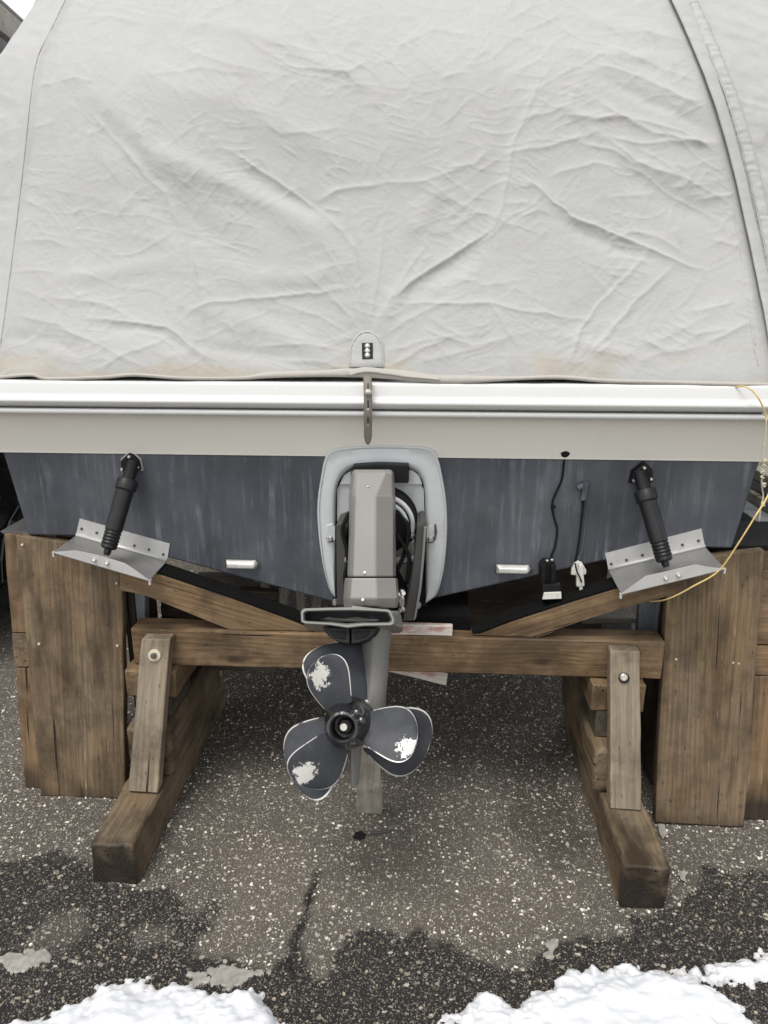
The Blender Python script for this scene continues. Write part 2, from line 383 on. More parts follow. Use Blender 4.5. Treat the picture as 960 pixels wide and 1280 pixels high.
def tube_vf(pts, r, n=10, caps=True):
    P = np.asarray(pts, float); rr = np.full(len(P), r) if np.isscalar(r) else np.asarray(r)
    T = np.gradient(P, axis=0); T /= np.linalg.norm(T, axis=1)[:, None]; rings = []
    x = np.cross(T[0], [0, 0, 1.0]);
    if np.linalg.norm(x) < .1: x = np.cross(T[0], [1.0, 0, 0])
    x /= np.linalg.norm(x)
    for p, t, q in zip(P, T, rr):
        x = x - t * (x @ t); x /= np.linalg.norm(x); y = np.cross(t, x)
        a = np.linspace(0, 2 * np.pi, n, endpoint=False)
        rings.append(p + q * (np.cos(a)[:, None] * x + np.sin(a)[:, None] * y))
    return loft(rings, caps)
def tube(name, pts, r, mat, parent, n=10, sm=4, **k):
    if sm > 1 and len(pts) > 2: pts = catmull(pts, sm)
    V, F = tube_vf(pts, r, n); return obj(name, V, F, mat, parent, **k)
def lathe(name, prof, o, axis, mat, parent, n=32, **k):
    """prof: (along axis, radius)."""
    o = np.asarray(o, float); a = np.asarray(axis, float); a /= np.linalg.norm(a)
    x = np.cross(a, [0, 0, 1.0]); x = np.cross(a, [1.0, 0, 0]) if np.linalg.norm(x) < .1 else x
    x /= np.linalg.norm(x); y = np.cross(a, x); t = np.linspace(0, 2 * np.pi, n, endpoint=False)
    rings = [o + a * h + max(r, 1e-4) * (np.cos(t)[:, None] * x + np.sin(t)[:, None] * y) for h, r in prof]
    V, F = loft(rings); k.setdefault('autos', 40); return obj(name, V, F, mat, parent, **k)
def prism(name, poly, off, mat, parent, **k):
    """poly: 3D outline, extruded by the vector off."""
    P = np.asarray(poly, float); V, F = loft([P, P + np.asarray(off, float)])
    k.setdefault('smooth_', False); return obj(name, V, F, mat, parent, **k)
def frame_of(c8):
    c = np.asarray(c8, float); ex = (c[1] + c[2] + c[5] + c[6] - c[0] - c[3] - c[4] - c[7]) / 4
    ey = (c[2] + c[3] + c[6] + c[7] - c[0] - c[1] - c[4] - c[5]) / 4; ez = c[4:].mean(0) - c[:4].mean(0)
    e = sorted([ex, ey, ez], key=lambda v: -np.linalg.norm(v)); x = e[0] / np.linalg.norm(e[0])
    y = e[1] - x * (e[1] @ x); y /= np.linalg.norm(y); z = np.cross(x, y); o = c.mean(0)
    return Matrix(((x[0], y[0], z[0], o[0]), (x[1], y[1], z[1], o[1]), (x[2], y[2], z[2], o[2]), (0, 0, 0, 1)))
_seed = [0]
def hexa(name, c8, mat, parent, amp=.0012, step=.05, bev=.004, wet=None, **k):
    """a board: 8 corners (front BL BR TR TL, back BL BR TR TL), gently uneven."""
    c = np.asarray(c8, float); _seed[0] += 11
    def tri(i, j, w):
        return ((c[0] * (1 - i) + c[1] * i) * (1 - j) + (c[3] * (1 - i) + c[2] * i) * j) * (1 - w) + ((c[4] * (1 - i) + c[5] * i) * (1 - j) + (c[7] * (1 - i) + c[6] * i) * j) * w
    L = [np.linalg.norm(c[1] - c[0]), np.linalg.norm(c[3] - c[0]), np.linalg.norm(c[4] - c[0])]
    n = [int(min(26, max(1, round(l / step)))) for l in L]; idx = {}; V = []; F = []
    def vid(i, j, w):
        q = (i, j, w)
        if q not in idx: idx[q] = len(V); V.append(tri(i / n[0], j / n[1], w / n[2]))
        return idx[q]
    for w in (0, n[2]):
        for i in range(n[0]):
            for j in range(n[1]):
                f = [vid(i, j, w), vid(i + 1, j, w), vid(i + 1, j + 1, w), vid(i, j + 1, w)]; F.append(f if w == 0 else f[::-1])
    for j in (0, n[1]):
        for i in range(n[0]):
            for w in range(n[2]):
                f = [vid(i, j, w), vid(i, j, w + 1), vid(i + 1, j, w + 1), vid(i + 1, j, w)]; F.append(f if j == 0 else f[::-1])
    for i in (0, n[0]):
        for j in range(n[1]):
            for w in range(n[2]):
                f = [vid(i, j, w), vid(i, j + 1, w), vid(i, j + 1, w + 1), vid(i, j, w + 1)]; F.append(f if i == 0 else f[::-1])
    V = np.array(V)
    for q in range(3):
        V[:, q] += amp * (fbm(V[:, 0] * 9 + V[:, 2] * 7 + q * 31, V[:, 1] * 9 + V[:, 2] * 5, _seed[0], 3)) * 2.0 + amp * .6 * vnoise(V[:, 0] * 37 + V[:, 2] * 41 + q * 13, V[:, 1] * 43 + V[:, 2] * 19, _seed[0] + 5)
    wv = np.zeros(len(V)) if wet is None else np.clip(wet(V), 0, 1)
    F = [f[::-1] for f in F]   # outward
    return obj(name, V, F, mat, parent, True, frame_of(c), {'wet': wv}, bev, autos=35, **k)
def box(x0, x1, y0, y1, z0, z1):
    return [(x0, y0, z0), (x1, y0, z0), (x1, y0, z1), (x0, y0, z1), (x0, y1, z0), (x1, y1, z0), (x1, y1, z1), (x0, y1, z1)]
def slab(q, off):
    q = np.asarray(q, float); return list(q) + list(q + np.asarray(off, float))
def uvq(pts, Y): return [at(u, v, Y) for u, v in pts]
def kind(o, k, label, cat):
    o['kind'] = k; o['label'] = label; o['category'] = cat; return o
def screw(parent, p, d, r=.006, mat='steel', name='screw', h=.003):
    return lathe(name, [(-.004, r * .9), (0, r), (h * .6, r * .95), (h, r * .6), (h, .0002)], p, d, mat, parent, 12)

# ================================================================== GROUND
def axis(lo, hi, step, far):
    a = list(np.arange(lo, hi + 1e-6, step)); s = step; x = a[-1]; r = []
    while x < far: s *= 1.35; x += s; r.append(x)
    s = step; x = a[0]; l = []
    while x > -far: s *= 1.35; x -= s; l.append(x)
    return np.array(l[::-1] + a + r)
gx = axis(-1.6, 1.7, .0125, 400); gy = axis(1.15, 3.3, .0125, 400)
XX, YY = np.meshgrid(gx, gy)
def G2(pts): return [tuple(gz(u, v)[:2]) for u, v in pts]
wob = fbm(XX * 5, YY * 5, 3, 4) * .05 + fbm(XX * 22, YY * 22, 8, 3) * .022
wetp = [G2(q) for q in (
    [(-200, 1090), (0, 1082), (60, 1072), (110, 1078), (130, 1108), (170, 1108), (215, 1104), (250, 1140), (262, 1160), (225, 1170), (240, 1200), (330, 1215), (360, 1195), (372, 1150), (380, 1195), (400, 1215), (430, 1165), (470, 1158), (530, 1168), (600, 1190), (660, 1205), (700, 1180), (780, 1160), (772, 1130), (795, 1140), (835, 1130), (880, 1085), (930, 1082), (1100, 1090), (1300, 1600), (-300, 1600)],)]
wet_and_shade = np.zeros(XX.shape)
near = (np.abs(XX) < 6) & (YY > -3) & (YY < 6)
xs, ys = XX[near], YY[near]
w = smooth(-.007, .009, sdf(xs, ys, wetp[0]) + wob[near] * 1.15)
for q in ([(60, 1145), (105, 1138), (112, 1165), (80, 1188), (20, 1185)], [(165, 1160), (210, 1155), (215, 1178), (170, 1182)], [(780, 1040), (830, 1045), (820, 1075), (790, 1080)]):
    w = w * (1 - .75 * smooth(-.015, .02, sdf(xs, ys, G2(q)) + wob[near] * .6))
d, t, _ = dist_poly(xs, ys, G2([(398, 1092), (390, 1115), (383, 1145), (372, 1165), (362, 1200), (372, 1225)]))
w = np.maximum(w, .85 * smooth(.020, .007, d + wob[near] * .4))
d2, t2, _ = dist_poly(xs, ys, G2([(268, 1132), (250, 1160), (232, 1178)]))
w = np.maximum(w, .8 * smooth(.035, .01, d2 + wob[near] * .3))
# hull shade painted in: ground toned darker beneath the boat
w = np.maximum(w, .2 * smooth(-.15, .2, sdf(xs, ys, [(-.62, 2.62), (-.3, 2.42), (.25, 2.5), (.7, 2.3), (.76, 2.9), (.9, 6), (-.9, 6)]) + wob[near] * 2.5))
w = np.maximum(w, .55 * smooth(-.05, .12, sdf(xs, ys, [(.42, 2.1), (.62, 1.95), (.76, 1.98), (.77, 2.6), (.5, 2.6)]) + wob[near] * 2))  # darker patch along the inner side of the right skid
wet_and_shade[near] = w
crack = np.zeros(XX.shape); cc = smooth(.010, .005, d + wob[near] * .16) * smooth(.0, .08, t) * smooth(1, .9, t) * smooth(-.55, .0, fbm(xs * 30, ys * 30, 5, 3))
crack[near] = cc
dust = smooth(-.1, .25, fbm(XX * 1.6 + 3, YY * 1.6, 21, 4)) * .7
dust[near] = np.clip(dust[near] * .6 + .7 * smooth(-.05, .12, sdf(xs, ys, G2([(255, 1040), (420, 1050), (640, 1040), (740, 1060), (775, 1155), (660, 1195), (560, 1165), (400, 1150), (260, 1190)])) + wob[near] * 1.5), 0, 1)
ZZ = .004 * fbm(XX * 1.3, YY * 1.3, 4, 3) * (np.hypot(XX, YY - 2) < 6) - .006 * crack
ZZ += np.where(near, .0016 * fbm(XX * 40, YY * 40, 9, 2), 0)
g = obj('ground', np.stack([XX, YY, ZZ], -1).reshape(-1, 3), grid_faces(len(gy), len(gx)), 'asphalt', None, True, Matrix.Identity(4),
        {'wet': wet_and_shade.ravel(), 'dust': dust.ravel(), 'crack': crack.ravel()})  # the wet attribute also carries the painted hull shade
kind(g, 'structure', 'stony grey asphalt yard with dark wet patches', 'asphalt')

# stones standing proud of the binder
def chips():
    n_ = 15000; y = 1.2 + 2.6 * rng.random(n_) ** 1.25; x = -1.75 + 3.6 * rng.random(n_)
    r = .0022 + .0048 * rng.random(n_) ** 2.6; el = .38 + .55 * rng.random(n_); th = rng.random(n_) * np.pi
    k = 7; a = np.linspace(0, 2 * np.pi, k, endpoint=False)[None] + rng.normal(0, .18, (n_, k)); rr = r[:, None] * (1 + rng.normal(0, .16, (n_, k)))
    px_, py_ = rr * np.cos(a), rr * np.sin(a) * el[:, None]; c, s = np.cos(th)[:, None], np.sin(th)[:, None]
    qx, qy = px_ * c - py_ * s, px_ * s + py_ * c
    z0 = .004 * fbm(x * 1.3, y * 1.3, 4, 3); hh = .0012 + .0022 * rng.random(n_) * (r / .005)
    V = np.zeros((n_, 2 * k, 3)); V[:, :k, 0] = x[:, None] + qx; V[:, :k, 1] = y[:, None] + qy; V[:, :k, 2] = z0[:, None] - .002
    V[:, k:, 0] = x[:, None] + qx * .72; V[:, k:, 1] = y[:, None] + qy * .72; V[:, k:, 2] = (z0 + hh)[:, None] + rng.normal(0, .0003, (n_, k))
    b = (np.arange(n_) * 2 * k)[:, None]; i = np.arange(k); j = (i + 1) % k; F = []
    sides = np.stack([b + i, b + j, b + j + k, b + i + k], -1).reshape(-1, 4).tolist(); F = sides + (b + k + i).tolist()
    tone = np.repeat(rng.random(n_) ** .62, 2 * k); ix = np.clip(np.searchsorted(gx, x), 0, len(gx) - 1); iy = np.clip(np.searchsorted(gy, y), 0, len(gy) - 1); wt = np.repeat(wet_and_shade[iy, ix], 2 * k)
    n = N('pale_stone_chip'); tn = n.attr('tone'); col = n.ramp(tn, [(0, (.10, .09, .075)), (.35, (.26, .235, .19)), (.7, (.54, .50, .42)), (1, (.80, .765, .67))])
    col = n.mix(n.math('MULTIPLY', n.attr('wet'), .85), col, n.mix(1.0, col, (.36, .31, .24), 'MULTIPLY'))
    n.set(col, .7, 0, None, Specular_IOR_Level=.3); M['chip'] = n.m
    o = obj('stone_chips', V.reshape(-1, 3), F, 'chip', None, False, None, {'tone': tone, 'wet': wt}); kind(o, 'stuff', 'pale stone chips bedded in the asphalt', 'stones')
chips()
# ------------------------------------------------------------------ snow along the front, ice scraps
def sheet(name, polys, height, edge, step, mat, seed, rag=.03, base=.002):
    allp = np.array([p for q in polys for p in q]); lo = allp.min(0) - .05; hi = allp.max(0) + .05
    x = np.arange(lo[0], hi[0], step); y = np.arange(lo[1], hi[1], step); X, Y = np.meshgrid(x, y)
    D = np.full(X.shape, -9.0)
    for q in polys: D = np.maximum(D, sdf(X, Y, q))
    D = D + fbm(X * 16, Y * 16, seed, 4) * rag + fbm(X * 60, Y * 60, seed + 3, 3) * rag * .45
    h = height * (1 - np.exp(-np.clip(D, 0, 9) / edge)) * (.75 + .5 * fbm(X * 6, Y * 6, seed + 5, 4)) + .16 * height * np.clip(fbm(X * 15, Y * 15, seed + 9, 3), -1, 1) * smooth(0, edge, D) 
    Z = np.where(D > 0, base + np.clip(h, .0015, 9), base - .008)
    thin = smooth(edge * .55, 0, D + fbm(X * 50, Y * 50, seed + 13, 3) * .02)
    keep = (D > -step * 1.5); ok = keep[:-1, :-1] & keep[1:, :-1] & keep[:-1, 1:] & keep[1:, 1:]
    f = np.array(grid_faces(*X.shape)).reshape(X.shape[0] - 1, X.shape[1] - 1, 4)[ok]
    used = np.unique(f); rm = np.full(X.size, -1); rm[used] = np.arange(len(used))
    V = np.stack([X, Y, Z], -1).reshape(-1, 3)[used]
    return obj(name, V, rm[f], mat, None, True, None, {'thin': thin.ravel()[used]})
sL = G2([(-260, 1330), (-60, 1290), (0, 1283), (60, 1265), (100, 1258), (130, 1238), (172, 1230), (235, 1234), (262, 1248), (290, 1250), (318, 1231), (332, 1248), (345, 1268), (360, 1290), (420, 1360), (500, 1480), (-400, 1480)])
sR = G2([(545, 1290), (560, 1278), (592, 1262), (600, 1246), (640, 1256), (672, 1243), (705, 1224), (745, 1217), (800, 1212), (832, 1206), (860, 1216), (885, 1223), (902, 1232), (915, 1246), (930, 1262), (945, 1285), (1000, 1310), (1000, 1480), (440, 1480), (480, 1340)])
sR2 = G2([(870, 1220), (890, 1214), (905, 1212), (930, 1203), (962, 1196), (1050, 1180), (1200, 1190), (1200, 1260), (1000, 1235), (950, 1228), (925, 1236), (895, 1244)])
kind(sheet('snow', [sL], .055, .05, .005, 'snow', 40, .045), 'stuff', 'mound of white melting snow at the left front', 'snow')
sR3 = G2([(835, 1209), (880, 1214), (930, 1206), (965, 1200), (965, 1226), (915, 1236), (880, 1246), (835, 1240)])
kind(sheet('snow', [sR, sR2, sR3], .06, .055, .005, 'snow', 60, .045), 'stuff', 'wide bank of white melting snow at the right front', 'snow')
for i, (q, lab) in enumerate((([(0, 1192), (28, 1190), (60, 1196), (70, 1205), (40, 1206), (28, 1216), (0, 1208), (-20, 1200)], 'pale crust of old ice at the left edge of the yard'),
                              ([(268, 1214), (282, 1205), (300, 1206), (318, 1214), (340, 1212), (335, 1220), (305, 1224), (292, 1234), (272, 1226)], 'pale ragged ice patch behind the left snow mound'),
                              ([(242, 1218), (258, 1214), (260, 1224), (246, 1228)], 'small pale ice scrap beside the ragged ice patch'),
                              ([(88, 1196), (98, 1194), (99, 1202), (90, 1203)], 'tiny pale ice scrap right of the ice crust'),
                              ([(672, 1190), (688, 1184), (690, 1196), (682, 1204), (676, 1198)], 'thin ice scrap on dark wet asphalt behind the right snow bank'))):
    kind(sheet('ice_patch', [G2(q)], .003, .01, .003, 'ice', 90 + i, .045, .004), 'stuff', lab, 'ice')

# ================================================================== BOAT
boat = empty('motor_boat', (0, 5.5, .69), 'white motor boat with dark grey antifouled transom and stern drive, propped on a wooden cradle', 'boat')
TY = 2.36
def section(Y, sx, kz, cz, top=1.245):
    h = [(0, kz), (.45, kz + (cz - kz - .02) * .5), (.90, cz - .02), (.93, cz), (1.19, cz), (1.213, cz + (top - cz) * .5), (1.237, top)]
    r = [(x * sx, Y, z) for x, z in h]; return [(-x, y, z) for x, y, z in r[:0:-1]] + r
st = [(TY, 1, .691, .952), (3.2, 1.01, .693, .952), (4.5, 1.02, .70, .955), (6, .97, .73, .98), (7.4, .76, .82, 1.05), (8.5, .42, .98, 1.13), (9.15, .08, 1.15, 1.2)]
V, F = loft([section(*s) for s in st], False, False)
nn = 13; obj('hull', V, [f[::-1] for f in F], 'antifoul', boat, True, None, None, autos=30)
tr = np.array(section(*st[0])); mid = []
rings = [tr]; 
prism('transom', tr + [0, -.004, 0], (0, .03, 0), 'antifoul', boat, bevel=.006)

def boat_path(n_arc=6):
    h = [(0, TY), (.4, TY), (.8, TY), (1.16, TY), (1.245, TY)]
    for k in range(1, n_arc + 1):
        a = k / n_arc * math.pi / 2; h.append((1.245 + .07 * math.sin(a), TY + .07 - .07 * math.cos(a)))
    h += [(1.325, 3.2), (1.33, 4.5), (1.26, 6), (.98, 7.4), (.52, 8.5), (.1, 9.2), (0, 9.25)]
    h = np.array(h); T = np.gradient(h, axis=0); T[0] = (1, 0); T[-1] = (-1, .0); T[0:5] = (1, 0)
    T /= np.linalg.norm(T, axis=1)[:, None]; Nn = np.stack([T[:, 1], -T[:, 0]], -1)
    return np.vstack([np.stack([-h[:0:-1, 0], h[:0:-1, 1]], -1), h]), np.vstack([np.stack([-Nn[:0:-1, 0], Nn[:0:-1, 1]], -1), Nn])
PT, NM = boat_path()
def sweep(prof):
    return [np.array([(p[0] + n[0] * o, p[1] + n[1] * o, z) for p, n in zip(PT, NM)]) for o, z in prof]
def fine(prof, n=5): return catmull(prof, n)
rail_prof = np.vstack([fine([(-.30, 1.480), (-.06, 1.489), (.03, 1.494), (.080, 1.4935), (.092, 1.489), (.096, 1.480), (.100, 1.464), (.103, 1.452), (.108, 1.4475), (.116, 1.444), (.121, 1.437), (.120, 1.430), (.111, 1.421), (.099, 1.415)], 4),
                       fine([(.0965, 1.409), (.104, 1.4085), (.110, 1.405), (.111, 1.398), (.107, 1.392), (.098, 1.390), (.070, 1.391)], 3)])
V, F = loft(sweep(rail_prof), False, False); obj('gunwale_rail', V, F, 'gelwhite', boat, True, autos=50)
V, F = loft(sweep(fine([(.070, 1.3905), (.058, 1.377), (.044, 1.345), (.024, 1.29), (.012, 1.252), (.009, 1.2445), (-.02, 1.243)], 4)), False, False)
obj('topside_band', V, F, 'gelcoat', boat, True, autos=60)
tube('rail_groove', [(x, TY - .0985, 1.4118) for x in np.linspace(-1.18, 1.18, 30)], .0028, 'darkgrey', boat, 6, 1)
deck = np.array([(p[0] - n[0] * .29, p[1] - n[1] * .29, 1.478) for p, n in zip(PT, NM)])
# foredeck and cockpit sole under the cover
V = np.vstack([deck, [[0, 5, 1.5]]]); obj('deck', V, [[i, (i + 1) % len(deck), len(deck)] for i in range(len(deck))], 'gelcoat', boat)

# ------------------------------------------------------------------ stern drive
dr = empty('stern_drive', loc(0, 0, 0), parent=boat)
outer = [(419, 747), (411, 735), (403, 703), (397.5, 660), (397, 627), (401, 597), (406, 573), (415, 562), (440, 558.5), (474, 557), (510, 557.5), (537, 560), (547, 572), (553, 596), (557.5, 624), (559, 660), (556, 703), (550, 732), (544, 745), (532, 754)]
inner = [(419, 745), (419.5, 732), (419.5, 703), (419.5, 660), (419.5, 629), (421, 610), (426, 598), (434, 589), (448, 583), (474, 581.5), (500, 583), (518, 588), (526, 597), (530, 609), (531.5, 629), (532, 660), (532, 703), (532, 730), (532, 740), (532, 752)]
oc, ic = catmull(outer, 4), catmull(inner, 4)
def mixr(f, y): q = oc * (1 - f) + ic * f; return at(q[:, 0], q[:, 1], y)
rings = [mixr(0, TY - .002), mixr(0, TY - .030), mixr(.03, TY - .036), mixr(.09, TY - .038), mixr(.16, TY - .034), mixr(.5, TY - .040), mixr(.78, TY - .044), mixr(.93, TY - .040), mixr(1, TY - .030), mixr(1.0, TY + .02)]
V, F = loft(rings, False, False); sh = obj('transom_shield', V, F, 'shield', dr, True, autos=50)
# recess behind the leg
prism('shield_recess', uvq([(417, 752), (417, 600), (430, 582), (520, 582), (534, 600), (534, 758)], TY - .006), (0, .02, 0), 'black', dr)
q = [(421, 652), (421, 612), (428, 600), (440, 598), (511, 598), (522, 599), (530, 612), (531, 652), (520, 652), (514, 632), (500, 616), (478, 608), (456, 616), (442, 632), (436, 652)]
prism('inner_plate', uvq(q, TY - .022), (0, .012, 0), 'shield', dr, bevel=.002)
prism('upper_step', uvq([(424, 606), (430, 594), (440, 588), (516, 588), (524, 595), (528, 606)], TY - .030), (0, .02, 0), 'shield', dr, bevel=.003)
prism('yoke_cap', uvq([(439, 604), (438, 592), (441, 582), (474, 580), (511, 581), (511, 604)], 2.285), (0, .065, 0), 'black', dr, bevel=.004)
bc = at(479, 652, 2.30)
prof = []
for k in range(6): prof += [(-.03 + k * .018, .098), (-.021 + k * .018, .113)]
lathe('bellows', [(-.03, .001)] + [(-.03, .06)] + prof + [(.075, .001)], bc, (0, 1, 0), 'rubber', dr, 40)
for s, rr in ((1, .098), (1, .078), (-1, .098)):
    a = np.linspace(R(80), R(-15), 9) if s > 0 else np.linspace(R(120), R(192), 7)
    pts = [bc + np.array([rr * math.cos(t), -.045, rr * math.sin(t)]) for t in a]
    h = tube('hose', pts, .008, 'shield', dr, 10, 3)
    screw(h, pts[-1] + np.array([0, 0, -.004]), (0, 0, -1), .013, 'steel', 'hose_fitting', .012)
lathe('coupling_ring', [(0, .02), (0, .055), (.02, .058), (.03, .045), (.03, .001)], bc + np.array([.035, -.05, -.01]), (0, -1, 0), 'rubber', dr, 28)
# gimbal arms and web
def arm(pts, y0, y1, mat='darkgrey', name='gimbal_arm'):
    return prism(name, uvq(pts, y0), (0, y1 - y0, 0), mat, dr, bevel=.004)
arm([(420, 656), (428, 653), (433, 660), (432, 700), (433, 757), (421, 757)], 2.21, 2.33)
arm([(521, 657), (528, 653), (532, 660), (530, 690), (525, 735), (519, 776), (503, 777), (509, 750), (515, 715), (519, 685)], 2.17, 2.31)
prism('arm_edge', uvq([(530, 660), (533, 660), (530.5, 695), (526.5, 737), (520, 772), (517, 776), (524, 735), (528, 690)], 2.160), (0, .02, 0), 'leg', dr)
arm([(430, 698), (441, 698), (441, 703), (430, 704)], 2.2, 2.23, 'leg', 'cross_web')
arm([(494, 697), (520, 697), (519, 703), (494, 705)], 2.2, 2.23, 'leg', 'cross_web')
arm([(430, 706), (441, 706), (439, 735), (431, 735)], 2.235, 2.27, 'leg', 'web_plate')
arm([(494, 705), (518, 705), (511, 737), (500, 716)], 2.235, 2.27, 'leg', 'web_plate')
arm([(494, 690), (518, 675), (519, 696), (494, 696)], 2.235, 2.27, 'leg', 'web_plate')
for pts, y_ in (([(497, 640), (510, 660), (506, 690), (497, 712)], 2.20), ([(496, 668), (506, 684), (512, 700), (508, 730)], 2.19), ([(437, 640), (428, 662), (434, 690), (436, 720)], 2.20), ([(436, 700), (431, 722), (436, 745)], 2.19)):
    tube('black_hose', [at(u, v, y_) for u, v in pts], .0065, 'rubber', dr, 8, 5)
# trim rams low beside the leg
for pts in ([(497, 742), (503, 748), (501, 762), (494, 768)], [(503, 737), (500, 752), (505, 764)]):
    tube('hydraulic_hose', [at(u, v, 2.12) for u, v in pts], .007, 'steel', dr, 8, 4)
lathe('hose_fitting', [(0, .008), (.012, .008), (.012, .005), (.02, .005), (.02, .001)], at(503, 741, 2.13), (.2, -1, .3), 'steel', dr, 12)
lathe('hose_fitting', [(0, .008), (.010, .008), (.014, .005), (.014, .001)], at(498, 770, 2.1), (.2, -1, .3), 'steel', dr, 12)
for u, v in ((413, 673), (538, 674)):
    s_ = screw(sh, at(u, v, TY - .044), (0, -1, 0), .010, 'steel', 'bolt', .010)
    screw(sh, at(u, v, TY - .0425), (0, -1, 0), .015, 'darkgrey', 'bolt_washer', .003)
for u, v in ((419, 752), (523, 756)): screw(sh, at(u, v, 2.25), (0, -1, 0), .010, 'steel', 'bolt', .02)
prism('shield_vent', uvq([(543, 656), (545, 655), (546.5, 665), (544.5, 675), (543, 676)], TY - .043), (0, .01, 0), 'darkgrey', dr)
prism('shield_lug', uvq([(408, 657), (416, 654), (419, 660), (419, 676), (408, 678)], TY - .047), (0, .02, 0), 'shield', dr, bevel=.003)
prism('shield_lug', uvq([(533, 660), (540, 656), (542, 662), (541, 678), (533, 678)], TY - .047), (0, .02, 0), 'shield', dr, bevel=.003)

# upper housing (cowl): faceted, lofted top to bottom in the tilted drive's own frame
def cring(L, v, dv=0):   # list of (u, a)
    return [atA(u, v + (dv if i in (0, 5) else 0), a) for i, (u, a) in enumerate(L)]
ctop = [[(441, -.20), (446, -.12), (450, -.100), (481, -.100), (487, -.125), (490, -.22)], [(439, -.20), (443, -.075), (447, -.060), (482, -.060), (490, -.09), (493, -.22)],
        [(436, -.20), (440, -.030), (444.5, -.004), (470, -.004), (490.5, -.062), (494, -.22)], [(436, -.20), (440, -.028), (444.5, 0), (470, 0), (491, -.062), (495, -.22)],
        [(436, -.20), (439, -.028), (443, .004), (469.5, .004), (491, -.062), (495, -.22)], [(434, -.20), (437, -.028), (441.5, .006), (469.5, .006), (491, -.062), (495, -.22)]]
V, F = loft([cring(l, v) for l, v in zip(ctop, (587, 591, 619, 621, 670, 721))])
cw = obj('upper_housing', V, F, 'cowl', dr, False, bevel=.0045)
low = [[(431, -.20), (435.5, -.030), (440, .006), (470.5, .006), (494, -.060), (497, -.22)], [(429, -.20), (434, -.028), (438, .010), (471, .010), (496, -.058), (499, -.22)],
       [(430, -.20), (435, -.05), (439, -.015), (471, -.015), (494, -.075), (497, -.22)]]
V, F = loft([cring(l, v) for l, v in zip(low, (722.5, 748, 760))])
lw = obj('intermediate_housing', V, F, 'cowl', dr, False, bevel=.004)
for u, v, a in ((460, 608, -.022),): screw(cw, atA(u, v, a), AX, .0036)
for u, v, a in ((456, 716, .0065),): screw(cw, atA(u, v, a), AX, .005)
screw(lw, atA(453.5, 750, .0105), AX, .005)
prism('housing_seam', [atA(u, v, a) for u, v, a in ((440, 757, .012), (472, 757, .012), (497, 765, -.05), (497, 768, -.05), (472, 761, .013), (440, 761, .013))], -AX * .04, 'leg', dr)

# anti-ventilation plate with hollow squared tail
def rim(k, a, du=0, dv=0):
    p = [(378, 762), (381, 760.5), (410, 759.5), (440, 759), (470, 760.5), (486, 762), (489, 764), (493, 775), (492.5, 780), (489, 782), (455, 782.5), (434, 785), (412, 781.5), (380, 779.5), (376.5, 777.5), (376, 765)]
    p = np.array(p, float); c = np.array([435, 771.0]); q = c + (p - c) * np.array(k); return atA(q[:, 0] + du, q[:, 1] + dv, a)
r0 = rim((1, 1), .05); 
def back(r, d, sx=1.0, su=1.0):
    c = r.mean(0); q = r - c; s = q @ SX; u_ = q @ UX
    return c + np.outer(s * sx, SX) + np.outer(u_ * su, UX) - AX * d
rings = [rim((.90, .55), -.02), rim((.935, .66), .045), rim((.955, .74), .053), rim((.985, .93), .053), r0, back(r0, .05, 1.0, 1.0), back(r0, .13, 1.12, 1.25), back(r0, .24, 1.08, 1.5), back(r0, .33, .6, 1.3)]
V, F = loft(rings); obj('anti_ventilation_plate', V, F, 'leg', dr, True, autos=32)
V, F = loft([rim((.91, .56), -.015), rim((.5, .2), -.0155)], True); obj('tail_cavity', V, F, 'black', dr, False)
# grit caught in the hollow tail
lump = [atA(u, v, -.004 + .03 * (k % 2)) for k, (u, v) in enumerate(((396, 775), (410, 772), (428, 773), (446, 772), (464, 774), (474, 776), (440, 778), (410, 777)))]
V, F = loft([np.array(lump), np.array(lump) + UX * .004 - AX * .02]); obj('tail_fin', V, F, 'leg', dr, True)
# black half-round anode under the plate, in two panels
arc = [(403, 783), (406, 790), (413, 797), (423, 802.5), (434, 805), (437, 805), (437, 785)]
arc2 = [(439, 785), (439, 805), (448, 804), (459, 800), (467, 794), (473, 785)]
for q in (arc, arc2):
    p = prism('plate_anode', [atA(u, v, .028) for u, v in q], -AX * .1, 'black', dr, bevel=.003)
for q in ([(412, 789), (432, 789), (432, 799), (424, 798), (416, 795)], [(443, 789), (463, 789), (459, 795), (452, 798), (443, 799)]):
    prism('anode_panel', [atA(u, v, .032) for u, v in q], -AX * .006, 'rubber', dr, bevel=.002)
# leg, gearcase, skeg
def foil(s, up, a0, a1, wd):
    aa = np.linspace(0, 1, 9); th = np.sin(np.pi * aa ** .6) ** .8 * wd / 2 + .004
    L = [loc(s - t, up, a0 + (a1 - a0) * x) for x, t in zip(aa, th)] + [loc(s + t, up, a0 + (a1 - a0) * x) for x, t in zip(aa[::-1], th[::-1])]
    return np.array(L)
V, F = loft([foil(.052, .27, -.02, -.34, .085), foil(.050, .2, -.06, -.34, .072), foil(.048, .10, -.08, -.33, .07), foil(.046, .03, -.085, -.33, .07), foil(.022, -.02, -.09, -.33, .08)])
obj('drive_leg', V, F, 'leg', dr, True, autos=50)
lathe('gearcase', [(.0, .001), (.02, .02), (.07, .045), (.14, .058), (.24, .062), (.30, .062), (.302, .001)], P0 - AX * .38, AX, 'leg', dr, 36)
V, F = loft([foil(.0, -.04, -.10, -.34, .03), foil(.0, -.12, -.13, -.32, .02), foil(.0, -.19, -.17, -.30, .012)]); obj('skeg', V, F, 'leg', dr, True, autos=50)
for du, dv in ((16, -24), (18, 27)):
    lathe('gearcase_stud', [(0, .012), (.03, .010), (.035, .001)], loc(du / 458, -dv / 458, -.115), AX, 'shield', dr, 10)

